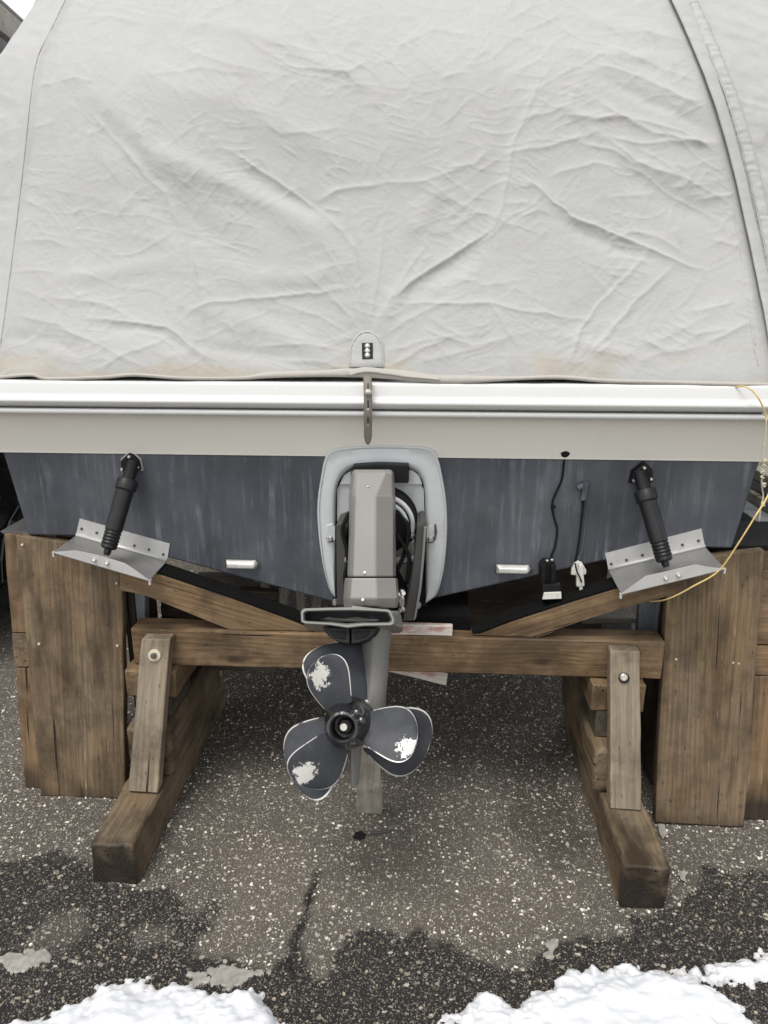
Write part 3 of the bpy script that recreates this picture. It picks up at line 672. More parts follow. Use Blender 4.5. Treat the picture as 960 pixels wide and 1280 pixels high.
# counter-rotating propellers
def blade(name, ang, R0, R1, cmax, hand, pitch, a0, rake, skew, seed, wear):
    nr, ns = 26, 23; tt = np.linspace(0, 1, nr); ss = np.linspace(-1, 1, ns); V = []; E_ = []; Wr = []
    for sgn in (1, -1):
        for t in tt:
            te = 1 - (1 - t) ** 1.6 if t > 0 else 0
            r = R0 + (R1 - R0) * te
            x = te
            cshape = (.48 + .78 * x - .30 * x * x) * (max(0, 1 - max(0, (x - .42) / .58) ** 2.6) ** .5 if x > .42 else 1)
            c = cmax * max(cshape, .012)
            for s in ss:
                tang = c * s * math.cos(pitch) * (1) + skew * x * x * cmax * hand
                axl = -c * s * math.sin(pitch) * hand + rake * x + .010 * (s * s) * hand * 0 
                axl += .012 * math.cos(s * 1.4) * x
                th = .0075 * (1 - x * .72) * max(0, 1 - abs(s) ** 2.2) + .0009
                if x > .985: th = .0009
                V.append((r, tang, axl + a0 + sgn * th))
                edge = max(abs(s), 0) ; d_e = min((1 - abs(s)) * c, (R1 - r) * 1.1)
                E_.append(math.exp(-(d_e / .0024) ** 2) if x > .12 else 0)
                wv = math.exp(-((s - wear[0]) / .55) ** 2) * math.exp(-((x - wear[1]) / .28) ** 2)
                Wr.append(wv if sgn > 0 else 0)
    V = np.array(V); F = grid_faces(nr, ns) + (np.array(grid_faces(nr, ns, flip=True)) + nr * ns).tolist()
    k = nr * ns
    for i in range(nr - 1):
        for j in (0, ns - 1):
            a, b = i * ns + j, (i + 1) * ns + j; f = [a, b, b + k, a + k]; F.append(f if j == 0 else f[::-1])
    for i in (0, nr - 1):
        for j in range(ns - 1):
            a, b = i * ns + j, i * ns + j + 1; f = [a, b, b + k, a + k]; F.append(f[::-1] if i == 0 else f)
    d = SX * math.cos(ang) + UX * math.sin(ang); tg = -SX * math.sin(ang) + UX * math.cos(ang)
    Wd = P0 + V[:, :1] * d + V[:, 1:2] * tg + V[:, 2:3] * AX
    return obj(name, Wd, F, 'prop', dr, True, None, {'edge': E_, 'wear': Wr}, autos=70)
for k, a in enumerate((117, -4, 237)):
    blade('aft_propeller_blade', R(a), .050, .192, .098, 1, R(33), .035, .012, -.10, k, ((.25, .72), (-.55, .88), (-.25, .8))[k])
for k, a in enumerate((101, -19, 221)):
    blade('forward_propeller_blade', R(a), .055, .226, .146, -1, R(30), -.062, -.006, -.10, k, ((2, 2), (2, 2), (2, 2))[k])
lathe('forward_hub', [(-.115, .05), (-.11, .066), (-.06, .070), (-.018, .066), (-.012, .062), (-.012, .02)], P0, AX, 'hub', dr, 48)
lathe('aft_hub', [(-.009, .058), (-.006, .066), (.004, .068), (.02, .066), (.045, .062), (.065, .055), (.085, .046), (.108, .041), (.128, .0405), (.130, .034), (.124, .031), (.06, .029), (.05, .001)], P0, AX, 'hub', dr, 48)
hb = [loc(.046 * math.cos(t), .046 * math.sin(t), .082) for t in (R(50), R(-60), R(20))]
for p in hb: lathe('hub_boss', [(0, .012), (.008, .011), (.012, .006), (.012, .001)], p, AX, 'hub', dr, 14)
lathe('propeller_shaft', [(.05, .012), (.100, .012), (.105, .009), (.105, .001)], P0, AX, 'bare', dr, 20)
lathe('shaft_nut', [(.05, .020), (.066, .020), (.070, .017), (.070, .001)], P0, AX, 'darkgrey', dr, 6)

# ------------------------------------------------------------------ trim tabs
def trim_tab(hp, pl, lip, top, collar, foot, screws, bolts, YA):
    t = empty('trim_tab', at(*pl[0], TY), parent=boat)
    prism('hinge_plate', uvq(hp, TY - .008), (0, .004, 0), 'tablip', t)
    a, b = at(*pl[0], TY - .012), at(*pl[1], TY - .012); c, d = at(*pl[2], YA), at(*pl[3], YA)
    nrm = np.cross(b - a, d - a); nrm /= np.linalg.norm(nrm); nrm *= np.sign(nrm[2])
    hexa('tab_plate', slab([a, b, c, d], -nrm * .004), 'tab', t, 0, .3, .0008)
    tube('hinge_rod', [a + nrm * .004, b + nrm * .004], .006, 'tablip', t, 10, 1)
    q = [at(u, v, YA - .002) for u, v in lip]; prism('tab_lip', q, (0, .004, 0), 'tablip', t)
    # down-turned corners
    for k in (c, d): prism('tab_corner', [k + [-.003, 0, 0], k + [.003, 0, 0], k + [.003, 0, -.016], k + [-.003, 0, -.016]], (0, .012, 0), 'tablip', t)
    for u, v in screws: screw(t, at(u, v, TY - .0085), (0, -1, 0), .005, 'darkgrey')
    for u, v in bolts: screw(t, at(u, v, YA - .004), (0, -1, .3), .007, 'steel', 'bolt', .006)
    T, K, Fo = at(*top, TY - .035), at(*collar, TY - .055), at(*foot, YA + .035)
    ax = (Fo - T) / np.linalg.norm(Fo - T); L = np.linalg.norm(Fo - T); k = (K - T) @ ax
    br = at(top[0], top[1] - 5, TY)
    w_ = .034
    prism('actuator_bracket', [br + [-w_, -.022, -.028], br + [w_, -.022, -.024], br + [w_ * .9, -.022, .012], br + [0.002, -.022, .038], br + [-w_ * .9, -.022, .010]], (0, .022, 0), 'black', t, bevel=.006)
    prism('bracket_gasket', [br + [-w_ - .005, -.006, -.03], br + [w_ + .005, -.006, -.026], br + [w_, -.006, .015], br + [0.002, -.006, .045], br + [-w_, -.006, .013]], (0, .004, 0), 'anode' if top[0] < 400 else 'black', t)
    for dx, dz in ((-.026, -.018), (.027, -.012), (.002, .024)): screw(t, br + [dx, -.024, dz], (0, -1, .1), .006, 'steel', 'bolt', .005)
    lathe('pivot_knuckle', [(-.02, .001), (-.02, .018), (k - .01, .022), (k - .01, .001)], T, ax, 'black', t, 20)
    prof = [(k - .012, .001), (k - .012, .030), (k - .006, .034), (k + .022, .034), (k + .028, .028), (L * .72, .0275)]
    rib = []
    for i in range(5): rib += [(L * .72 + i * .011, .0275), (L * .72 + i * .011 + .005, .0245)]
    lathe('actuator_cylinder', prof + rib + [(L * .72 + .058, .026), (L * .72 + .064, .018), (L * .72 + .064, .001)], T, ax, 'rod', t, 28)
    lathe('actuator_rod', [(L * .7, .012), (L - .01, .012), (L, .009), (L, .001)], T, ax, 'rod', t, 16)
trim_tab([(95, 668), (209, 700), (212, 680), (99.5, 648.5)], [(95, 669.5), (208.5, 701.5), (186.5, 725.5), (66, 690)],
         [(66, 690.5), (186.5, 726), (173, 716), (156, 704.5), (125, 695), (94, 688.5)], (165, 583), (157, 603), (133, 694),
         [(102, 661), (121, 666), (168, 682), (186, 687), (204, 693)], [(118, 700), (134, 704)], 2.165)
trim_tab([(760.5, 711), (881, 682), (877, 661), (756.5, 692)], [(760.5, 712.5), (881.5, 683.5), (906.5, 711), (776.5, 742.5)],
         [(776.5, 743), (906.5, 711.5), (889, 709.5), (870, 706), (840, 713), (808, 720.5), (794, 730)], (801, 597), (807, 617), (833, 709),
         [(764, 705), (783, 700), (803, 694), (853, 681), (873, 676)], [(832, 723), (848, 719)], 2.165)

# ------------------------------------------------------------------ small transom fittings
for (u0, v0, u1, v1) in ((280, 697.5, 327, 711), (617, 703.5, 666, 717)):
    a = at((u0 + u1) / 2, (v0 + v1) / 2, TY); hw = (u1 - u0) / 2 * .00255; hh = (v1 - v0) / 2 * .0027
    an = empty('zinc_anode', a, parent=boat)
    pl = [a + [x, -.006, z] for x, z in ((-hw, -hh), (hw - .008, -hh), (hw, 0), (hw - .008, hh), (-hw, hh), (-hw - .004, 0))]
    prism('backing_plate', pl, (0, .004, 0), 'darkgrey', an)
    rg = []
    for sx, yy, sz in ((1, -.006, 1), (.96, -.016, .92), (.86, -.026, .55), (.84, -.027, .2)):
        rg.append([a + [x * sx, yy, z * sz] for x, z in ((-hw * .93, -hh * .85), (hw * .8, -hh * .85), (hw * .9, -hh * .3), (hw * .9, hh * .3), (hw * .8, hh * .85), (-hw * .93, hh * .85))])
    V, F = loft(rg); obj('anode_block', V, F, 'anode', an, False, bevel=.002)
    for s in (-1, 1): screw(an, a + [s * hw * .93, -.010, 0], (0, -1, 0), .006, 'darkgrey')
def cable(parent, pts, Y, r=.0035, name='cable'): return tube(name, [at(u, v, Y) for u, v in pts], r, 'rubber', parent, 8, 5)
t1 = empty('transducer', at(687, 725, TY), parent=boat)
kb = at(706, 564, TY - .004)
lathe('cable_cap', [(-.005, .010), (.004, .018), (.008, .019), (.013, .014), (.015, .001)], kb, (0, -1, 0), 'black', t1, 24)
prism('cap_wing', [kb + [-.022, -.008, -.006], kb + [.022, -.008, -.006], kb + [.016, -.008, .004], kb + [0, -.008, .009], kb + [-.016, -.008, .004]], (0, .012, 0), 'black', t1, bevel=.003)
cable(t1, [(706, 568), (705, 578), (702, 600), (694, 618), (690, 632), (693, 648), (696.5, 662), (694, 682), (689, 696), (686, 712)], TY - .008)
screw(t1, at(692.5, 633.5, TY - .01), (0, -1, 0), .006, 'black', 'cable_clip', .008)
prism('transducer_bracket', uvq([(675, 738), (674, 706), (680, 700), (690, 701), (695, 706), (695, 724), (692, 740)], TY - .03), (0, .024, 0), 'black', t1, bevel=.003)
prism('bracket_arm', uvq([(677, 732), (677, 708), (682, 706), (682, 732)], TY - .05), (0, .02, 0), 'black', t1, bevel=.002)
prism('bracket_arm', uvq([(689, 732), (689, 708), (694, 706), (694, 732)], TY - .05), (0, .02, 0), 'black', t1, bevel=.002)
V, F = loft([uvq([(676, 730), (698, 730), (699, 737), (677, 737)], TY - .07), uvq([(676, 738), (700, 737), (701, 744), (678, 745)], TY - .085), uvq([(678, 748), (701.5, 747), (701.5, 749), (678.5, 750)], TY - .08)])
V, F = loft([np.array(uvq([(677, 748), (702, 748), (700, 730), (678, 731)], TY - .085)), np.array(uvq([(677, 748), (702, 748), (700, 728), (678, 729)], TY + .0))]); obj('transducer_body', V, F, 'black', t1, False, bevel=.003)
prism('transducer_face', uvq([(678, 749.5), (702, 748.5), (701.5, 740), (680, 741)], TY - .089), (0, .006, 0), 'whiteplastic', t1, bevel=.0015)
for u, v in ((684, 701), (690, 700)): screw(t1, at(u, v, TY - .03), (0, -1, 0), .005)
t2 = empty('speed_sensor', at(723, 710, TY), parent=boat)
lathe('conduit', [(0, .001), (0, .014), (.02, .014), (.024, .011), (.06, .011), (.06, .001)], at(732, 602, TY - .010), (-.06, 0, -1), 'antifoul', t2, 16)
lathe('conduit_elbow', [(0, .001), (0, .010), (.022, .010), (.022, .001)], at(729, 606, TY - .010), (-1, -.2, -.6), 'antifoul', t2, 14)
cable(t2, [(731, 612), (729, 630), (727, 650), (725, 668), (722, 688), (719, 706), (722, 716)], TY - .010)
tube('conduit_line', [at(u, v, TY - .006) for u, v in [(735, 616), (733, 640), (730, 670), (727, 690), (722, 702)]], .003, 'antifoul', t2, 6, 4)
prism('sensor_bracket', uvq([(714, 719), (715, 712), (719, 704), (723, 702), (728, 704), (733, 713), (733, 718), (727, 720)], TY - .022), (0, .016, 0), 'whiteplastic', t2, bevel=.003)
prism('sensor_body', uvq([(721, 734), (721, 720), (724, 706), (729, 706), (730, 722), (731, 733)], TY - .042), (0, .018, 0), 'whiteplastic', t2, bevel=.003)
prism('sensor_stem', uvq([(725.5, 756), (724, 733), (728.5, 733), (729.5, 755)], TY - .040), (0, .010, 0), 'whiteplastic', t2, bevel=.002)
tube('sensor_wire', [at(u, v, TY - .048) for u, v in [(719, 704), (721, 714), (725, 722), (727, 728)]], .0028, 'rubber', t2, 6, 4)

# ================================================================== CANVAS COVER
cov = empty('boat_cover', (0, 5.2, 1.5), 'wrinkled light grey canvas cover stretched over the boat', 'boat cover')
def ip(x, pts): p = np.array(pts, float); return np.interp(x, p[:, 0], p[:, 1])
vb_pts = [(-40, 473), (0, 474), (40, 471), (62, 476), (130, 474), (170, 471), (230, 475), (300, 475), (340, 473), (400, 471.5), (455, 472), (500, 475), (545, 479), (580, 479.5), (640, 476), (700, 474.5), (760, 479), (850, 481), (905, 483), (960, 484), (1010, 485)]
uL_pts = [(-140, 128), (-60, 104), (0, 81), (40, 62), (72, 46), (120, 38), (200, 29), (300, 17), (400, 4), (440, -2), (480, -7)]
uR_pts = [(-140, 792), (-60, 813), (0, 838), (60, 866), (130, 892), (205, 913), (270, 928), (340, 944), (400, 955), (440, 961), (480, 966)]
Yv_pts = [(-140, 3.32), (-100, 3.12), (-60, 2.97), (0, 2.80), (50, 2.69), (90, 2.62), (130, 2.572), (180, 2.53), (240, 2.485), (320, 2.42), (400, 2.35), (450, 2.303), (480, 2.27)]
vv_ = np.linspace(-140, 490, 300)
def sm1(p, k=21):
    y = ip(vv_, p); y = np.pad(y, k, mode='reflect', reflect_type='odd'); ker = np.hanning(2 * k + 1); ker /= ker.sum(); return np.convolve(y, ker, 'valid')
yS, lS, rS = sm1(Yv_pts), sm1(uL_pts, 9), sm1(uR_pts, 9)
def Yv(v): return np.interp(v, vv_, yS)
def uLf(v): return np.interp(v, vv_, lS)
def uRf(v): return np.interp(v, vv_, rS)

def folds():
    """(polyline in cloth coordinates, width, height, shape): creases of the folded canvas"""
    K = []
    def f(pts, w=5, a=3.0, side=0): K.append((pts, w, a, side))
    # left half: sags running from the upper left down to the middle
    f([(85, 95), (140, 140), (190, 195), (260, 222), (330, 250), (390, 290), (432, 322)], 16, 9)
    f([(100, 115), (150, 170), (205, 240), (250, 285), (320, 330)], 18, -7)
    f([(288, 190), (310, 203), (345, 225), (378, 250), (402, 268)], 4, 4.5, 1); f([(296, 205), (340, 238), (385, 262), (410, 268)], 11, -7)
    f([(402, 268), (428, 290), (447, 318)], 4, 3.5); f([(405, 262), (425, 266)], 3, 3); f([(398, 252), (418, 240), (445, 235), (480, 229)], 4, 3.5)
    f([(427, 250), (436, 275), (452, 308)], 4, 2.5)
    f([(148, 160), (156, 188), (178, 218), (205, 240), (226, 290), (242, 340), (255, 382)], 7, 4); f([(112, 140), (160, 190), (185, 225)], 5, 3)
    f([(150, 235), (200, 262), (235, 300), (250, 345)], 12, -5)
    f([(60, 350), (140, 340), (210, 330)], 10, 3)
    f([(115, 400), (160, 403), (208, 409), (228, 425), (250, 442), (275, 452)], 4, 4.5); f([(120, 408), (205, 417), (240, 448)], 10, -5)
    f([(225, 398), (262, 378), (330, 373), (395, 366), (432, 361)], 3.5, 3.5); f([(230, 300), (246, 350), (250, 385), (256, 425)], 4, 3)
    f([(108, 468), (150, 448), (200, 428), (215, 420)], 3, 2.2); f([(60, 372), (120, 378), (170, 398)], 5, 2.6)
    f([(250, 385), (300, 400), (380, 430), (430, 458)], 14, 6); f([(235, 430), (300, 440), (380, 452)], 8, -3.5)
    f([(300, 430), (288, 405)], 3, 2); f([(20, 395), (70, 405), (110, 425)], 6, 3); f([(10, 420), (60, 425), (100, 440)], 8, -4)
    f([(235, 62), (275, 78), (330, 92)], 6, 3); f([(245, 30), (300, 38), (345, 52), (395, 78), (440, 96), (475, 120)], 9, 5); f([(300, 45), (365, 85), (430, 92), (450, 108)], 4, 3)
    f([(375, 30), (405, 62), (437, 95)], 4, 2.6); f([(430, 98), (458, 80)], 4, 3); f([(180, 92), (250, 88), (320, 95)], 5, 2.4); f([(100, 22), (140, 18), (180, 30)], 4, 2.5)
    f([(330, 150), (350, 172), (385, 168), (430, 160)], 4, 2.2); f([(285, 100), (305, 135)], 3, 2); f([(200, 105), (290, 130), (380, 175), (450, 205)], 20, 6)
    f([(75, 100), (95, 96), (118, 102)], 3, 2.2); f([(45, 105), (70, 102)], 3, 1.8); f([(40, 160), (70, 150)], 3, 1.6); f([(28, 250), (60, 262)], 3, 1.6); f([(22, 300), (60, 300), (90, 312)], 4, 2)
    f([(16, 340), (70, 338)], 3, 1.8); f([(300, 345), (380, 350), (440, 335)], 12, 4)
    # right half
    f([(676, 98), (660, 140), (645, 172), (634, 220), (626, 262), (616, 288)], 3.5, 3.2); f([(655, 110), (628, 200), (605, 285)], 16, -4)
    f([(615, 289), (585, 305), (548, 330), (515, 352), (492, 372)], 4, 5.5, 1); f([(600, 310), (555, 338), (505, 372)], 12, -6)
    f([(662, 226), (688, 250), (712, 270), (742, 281), (775, 296), (812, 312), (845, 326), (876, 337)], 4, 6, 1); f([(690, 265), (740, 296), (810, 325)], 11, -6)
    f([(690, 270), (672, 262), (650, 270)], 4, 2.5)
    f([(813, 313), (780, 348), (748, 382), (728, 408), (712, 452)], 3.5, 3.6); f([(842, 332), (800, 372), (758, 420), (735, 445)], 3.5, 3.2); f([(795, 330), (760, 366), (735, 392)], 7, -3)
    f([(492, 379), (560, 380), (610, 380), (640, 386), (690, 394), (728, 398)], 3.5, 3.2); f([(610, 380), (628, 405), (647, 432)], 3.5, 2.8); f([(530, 395), (590, 430)], 4, 2); f([(530, 412), (562, 424), (595, 433)], 4, 3)
    f([(700, 60), (760, 72), (850, 76)], 8, 4); f([(735, 78), (790, 96), (840, 118), (882, 138)], 7, 5); f([(742, 95), (800, 122), (850, 145), (890, 165)], 8, -5)
    f([(738, 120), (775, 148), (815, 168), (865, 178), (900, 184)], 6, 5); f([(715, 145), (780, 150), (850, 165), (905, 196)], 5, 4); f([(755, 172), (800, 182), (860, 178), (905, 178)], 4, 3.5)
    f([(765, 178), (795, 205), (838, 222), (856, 228)], 6, 4.5); f([(756, 190), (790, 225), (850, 260), (905, 268)], 16, -6); f([(840, 238), (858, 232), (862, 222)], 4, 3)
    f([(800, 40), (850, 50)], 5, 3); f([(720, 20), (790, 40), (850, 50)], 10, 4); f([(760, 60), (830, 88), (872, 100)], 5, 3)
    f([(630, 192), (690, 182), (745, 166)], 4, 3.2); f([(650, 150), (690, 140), (720, 128)], 4, 2.6); f([(705, 144), (745, 150), (770, 148)], 4, 3); f([(715, 130), (712, 118)], 3, 2.4)
    f([(690, 220), (740, 205), (780, 212)], 4, 2.8); f([(720, 178), (770, 190), (790, 208)], 4, 3); f([(700, 125), (760, 180)], 8, 3)
    f([(555, 210), (595, 205), (612, 185)], 4, 2.8); f([(548, 98), (585, 92)], 3, 2); f([(480, 228), (530, 226), (580, 210)], 4, 2.2); f([(500, 60), (540, 40), (590, 46)], 5, 2.4)
    f([(545, 240), (590, 260), (640, 282)], 5, 2); f([(760, 300), (790, 290), (830, 300), (858, 318)], 6, 3.4); f([(842, 285), (852, 305)], 4, 3); f([(830, 400), (870, 420), (910, 412)], 5, 2.6)
    f([(860, 390), (918, 378)], 4, 2.4); f([(880, 430), (905, 420), (935, 402)], 4, 3); f([(790, 420), (840, 440), (880, 432)], 5, 2.4); f([(700, 420), (760, 440), (840, 458)], 9, 3); f([(640, 420), (580, 440), (520, 455)], 6, 3)
    f([(745, 445), (768, 425)], 3, 2.2); f([(560, 345), (610, 358), (650, 350)], 6, 2); f([(500, 300), (535, 260), (560, 215)], 14, 4); f([(890, 300), (925, 310)], 4, 2.6); f([(870, 250), (915, 246)], 4, 2.6)
    for q in ([(452, 408), (430, 350), (400, 300)], [(456, 405), (448, 350), (440, 290)], [(462, 405), (472, 350), (480, 280)], [(468, 410), (500, 350), (535, 300)], [(476, 420), (520, 395), (570, 372)], [(480, 440), (540, 425), (600, 418)], [(440, 420), (400, 395), (350, 380)], [(436, 440), (380, 430), (320, 432)], [(450, 412), (415, 370), (370, 335)]): f(q, 3, 1.9)
    # pulled towards the middle strap
    f([(485, 460), (520, 440), (560, 425)], 5, 3.4); f([(432, 462), (400, 452), (350, 448)], 5, 3); f([(470, 420), (490, 380), (520, 340)], 10, 3.5); f([(445, 412), (430, 380), (424, 345)], 10, 3)
    return K
def cloth_height(u, v):
    """millimetres outwards, in cloth coordinates"""
    h = 12 * fbm(u / 190, v / 150, 2, 2) + 2.5 * fbm(u / 80 + 3, v / 70, 5, 1)
    # fine creases: thin ridges along warped lines, strongest in patches
    for k, (ang, wl, ln, a) in enumerate(((25, 30, 150, 2.0), (-30, 26, 130, 2.0), (60, 24, 110, 1.3), (5, 18, 80, 1.7), (-65, 22, 100, 1.2), (12, 11, 60, 1.7), (-20, 10, 52, 1.7), (40, 9, 44, 1.3), (-50, 9, 40, 1.2), (75, 8, 40, .9), (8, 6, 26, .8), (-35, 6, 24, .7), (30, 5.5, 22, .6))):
        c, s_ = math.cos(R(ang)), math.sin(R(ang)); x = u * c + v * s_; y = -u * s_ + v * c
        y = y + 20 * fbm(x / 90, y / 90, 100 + k, 2)
        n = np.abs(vnoise(x / ln, y / wl, 120 + k)); amp = smooth(-.05, .55, fbm(u / (95 if wl > 15 else 60) + 9 * k, v / (85 if wl > 15 else 55), 140 + k, 2))
        h += a * amp * 1.25 * np.exp(-n * 7.5)
    for pts, w, a, side in folds():
        p = np.array(pts, float); k = w * 5 + 6
        m = (u > p[:, 0].min() - k) & (u < p[:, 0].max() + k) & (v > p[:, 1].min() - k) & (v < p[:, 1].max() + k)
        if not m.any(): continue
        x, y = u[m], v[m]; x = x + 2.2 * fbm(x / 22, y / 22, 30, 2); y = y + 2.2 * fbm(x / 22, y / 22, 31, 2)
        d, t, sg = dist_poly(x, y, [tuple(q) for q in p])
        ww = w * np.where(sg * side > 0, .5, 1.15) if side else w
        prof = np.exp(-np.abs(d) / (ww * .9)) if w < 8 else np.exp(-(d / ww) ** 2)
        tp = smooth(-.02, .22, t) * smooth(1.02, .78, t) if w < 8 else smooth(-.05, .3, t) * smooth(1.05, .7, t)
        h[m] += (1.6 if w < 8 else 1.4) * a * prof * (.3 + .7 * tp)
    return h
nu, nv = 600, 380
tv = np.linspace(0, 1, nv); tu = np.linspace(0, 1, nu)
TU, TV = np.meshgrid(tu, tv)
vtop = -140.0
U0 = uLf(470) + (uRf(470) - uLf(470)) * TU
VB = ip(U0, vb_pts) - 1.0
VV = vtop + (VB - vtop) * TV
UU = uLf(VV) + (uRf(VV) - uLf(VV)) * TU
YYc = Yv(VV) + .045 * np.abs(2 * TU - 1) ** 2.4 * smooth(480, 250, VV) + .012 * (2 * TU - 1) ** 6
H = cloth_height(UU.copy(), VV.copy()) * smooth(.0, .012, TU) * smooth(1, .985, TU) * (1 - .35 * smooth(440, 474, VV))
H += 7 * fbm(UU / 42, VV / 200, 77, 2) * smooth(446, 474, VV)
Pc = at(UU, VV, YYc); Pc[..., 1] -= H * .001 * .93; Pc[..., 2] += H * .001 * .36
stain = np.clip(smooth(425, 470, VV + 16 * fbm(UU / 40, VV / 14, 61, 4)) * smooth(-.25, .35, fbm(UU / 120, VV / 30, 62, 3) + .55 * smooth(260, 60, UU) + .35 * smooth(700, 900, UU) - .1) * .85, 0, 1)
stain = np.maximum(stain, .04 * smooth(.1, .5, fbm(UU / 60, VV / 60, 63, 4)))
ap = obj('aft_panel', Pc.reshape(-1, 3), grid_faces(nv, nu, flip=False), 'canvas', cov, True, None, {'stain': stain.ravel()})
# side panels wrap from the corner seams forward
def side_panel(sgn, nm):
    ns, nr = 150, 200; S_ = np.linspace(0, 1, ns); tvv = np.linspace(0, 1, nr); V = []; st = []
    for j in range(nr):
        col = 0 if sgn < 0 else nu - 1; f = tvv[j] * (nv - 1); i0 = int(min(nv - 2, f)); p = Pc[i0, col] * (1 - (f - i0)) + Pc[i0 + 1, col] * (f - i0)
        h = 1 - tvv[j]          # 0 hem, 1 top
        if sgn < 0: flat, r, tilt = float(np.interp(h, [0, .1, .5, .66, .78, 1], [.03, .09, .13, .13, .085, .06])), .14, R(16)
        else: flat, r, tilt = .06 + .40 * smooth(0, .8, h), .13, R(14)
        pts = [p[:2]]; d = np.array([sgn * math.cos(tilt), math.sin(tilt)]); q = p[:2] + d * flat; L = [0, flat]; pts.append(q)
        a0 = tilt; n_a = 10
        for k in range(n_a):
            a = a0 + (R(88) - a0) * (k + .5) / n_a; stp = r * (R(88) - a0) / n_a
            q = q + np.array([sgn * math.cos(a), math.sin(a)]) * stp; pts.append(q); L.append(L[-1] + stp)
        xs_ = q[0]
        for Yk, fx in ((4.2, 1.0), (5.6, .97), (7.0, .80), (8.2, .48), (8.9, .08)):
            zz = 1 if h < .02 else 1 - .25 * h * max(0, (Yk - 4.5) / 4.5)
            n_ = np.array([xs_ * fx * zz, max(Yk - .9 * h * (Yk > 7), q[1] + .1)]); L.append(L[-1] + np.linalg.norm(n_ - pts[-1])); pts.append(n_)
        pts = np.array(pts); L = np.array(L); near_n = int(ns * .7); s_ = np.concatenate([np.linspace(0, flat + r * 1.6 + .05, near_n), np.linspace(flat + r * 1.6 + .05, L[-1], ns - near_n + 1)[1:]])
        x = np.interp(s_, L, pts[:, 0]); y = np.interp(s_, L, pts[:, 1])
        k3 = 5; 
        z = p[2] - .9 * h * np.clip((y - 5) / 4, 0, 1) * (p[2] - 1.5) 
        uu = 1200 + sgn * s_ * 360; v_ = np.full(ns, vtop + (474 - vtop) * tvv[j])
        hh = (9 * fbm(uu / 120, v_ / 90, 41, 2) + 4 * (1 - np.abs(fbm(uu / 60 + v_ / 90, v_ / 24 - uu / 70, 43, 2)) * 2.4) + 1.6 * (1 - np.abs(fbm(uu / 20, v_ / 14, 44, 2)) * 2.4)) * smooth(0, .04, s_) * .001 * (1.0 if sgn > 0 else .55)
        V.append(np.stack([x + sgn * hh * .5, y - hh * .8, z + hh * .3], -1)); st.append(.12 * smooth(.1, .5, fbm(uu / 60, v_ / 60, 64, 3)))
    V = np.array(V); return obj('side_panel', V.reshape(-1, 3), grid_faces(nr, ns, flip=(sgn < 0)), 'canvas', cov, True, None, {'stain': np.array(st).ravel()}), V
spl, VL = side_panel(-1, 'left'); spr, VR = side_panel(1, 'right')
top = np.vstack([VL[0][::-1], Pc[0, 1:-1], VR[0]]); ctr = np.array([[0, 4.6, 3.42]])
mid_ = top * .5 + ctr * .5 + [0, 0, .06]
V = np.vstack([top, mid_, ctr]); n_ = len(top); F = grid_faces(2, n_) + [[n_ + i, n_ + i + 1, 2 * n_] for i in range(n_ - 1)]
obj('roof_panel', V, F, 'canvas', cov, True, None, {'stain': np.zeros(len(V))})

def surf(u, v, out=.0):
    """a point on the aft panel (or just off it) under photo pixel u, v"""
    u = np.asarray(u, float); v = np.asarray(v, float)
    tu_ = np.clip((u - uLf(v)) / (uRf(v) - uLf(v)), 0, 1)
    vb = ip(uLf(470) + (uRf(470) - uLf(470)) * tu_, vb_pts) - 1; tv_ = np.clip((v - vtop) / (vb - vtop), 0, 1.02)
    i = np.clip(np.round(tv_ * (nv - 1)).astype(int), 0, nv - 1); j = np.clip(np.round(tu_ * (nu - 1)).astype(int), 0, nu - 1)
    p = at(u, v, Pc[i, j, 1]); out = np.asarray(out, float)
    p[..., 1] -= out * .93; p[..., 2] += out * .36; return p
def ribbon(name, cen_l, cen_r, off, mat, parent, n=160, m=5, ripple=0, wl=6, seed=0, thick=.0025, mid=0.0):
    """strip between two pixel polylines (same parametrisation by v), off = height above the cloth (left, right)"""
    a, b = catmull(cen_l, 12), catmull(cen_r, 12); t = np.linspace(0, 1, n)
    A = np.stack([np.interp(t, np.linspace(0, 1, len(a)), a[:, k]) for k in (0, 1)], -1); B = np.stack([np.interp(t, np.linspace(0, 1, len(b)), b[:, k]) for k in (0, 1)], -1)
    rows = []
    for k in range(m):
        f = k / (m - 1); q = A * (1 - f) + B * f; o = off[0] * (1 - f) + off[1] * f + mid * math.sin(math.pi * f)
        o = o + ripple * vnoise(q[:, 1] / wl, q[:, 0] / (wl * 4), seed) + .0012 * fbm(q[:, 0] / 20, q[:, 1] / 20, seed + 2, 2)
        base_u = np.minimum(q[:, 0], uRf(q[:, 1]) - 1.0); s = surf(base_u, q[:, 1], 0)
        p = at(q[:, 0], q[:, 1], s[:, 1] + np.maximum(0, q[:, 0] - uRf(q[:, 1])) * .0027 * .25); p[:, 1] -= .93 * o; p[:, 2] += .36 * o; rows.append(p)
    V = np.array(rows); return obj(name, V.reshape(-1, 3), grid_faces(m, n, flip=True), mat, parent, True, None, {'stain': np.full(m * n, .55 if name.startswith('hem') else 0)}, solid=thick)
fl = [(826, -20), (835, 0), (862, 60), (889, 130), (911, 205), (926, 270), (941, 340), (953, 400), (960, 440), (966, 478)]
ribbon('zip_flap', fl, [(u + w_, v) for (u, v), w_ in zip(fl, (26, 25, 21, 17, 16, 16, 17, 18, 18, 18))], (.016, .005), 'canvas', cov, 200, 6, .0012, 16, 5, .003, .004)
ribbon('zip_tape', [(u + 17, v) for u, v in fl], [(u + 34, v) for u, v in fl], (.005, .008), 'canvas', cov, 320, 5, .0022, 3.2, 9, .002, .003)
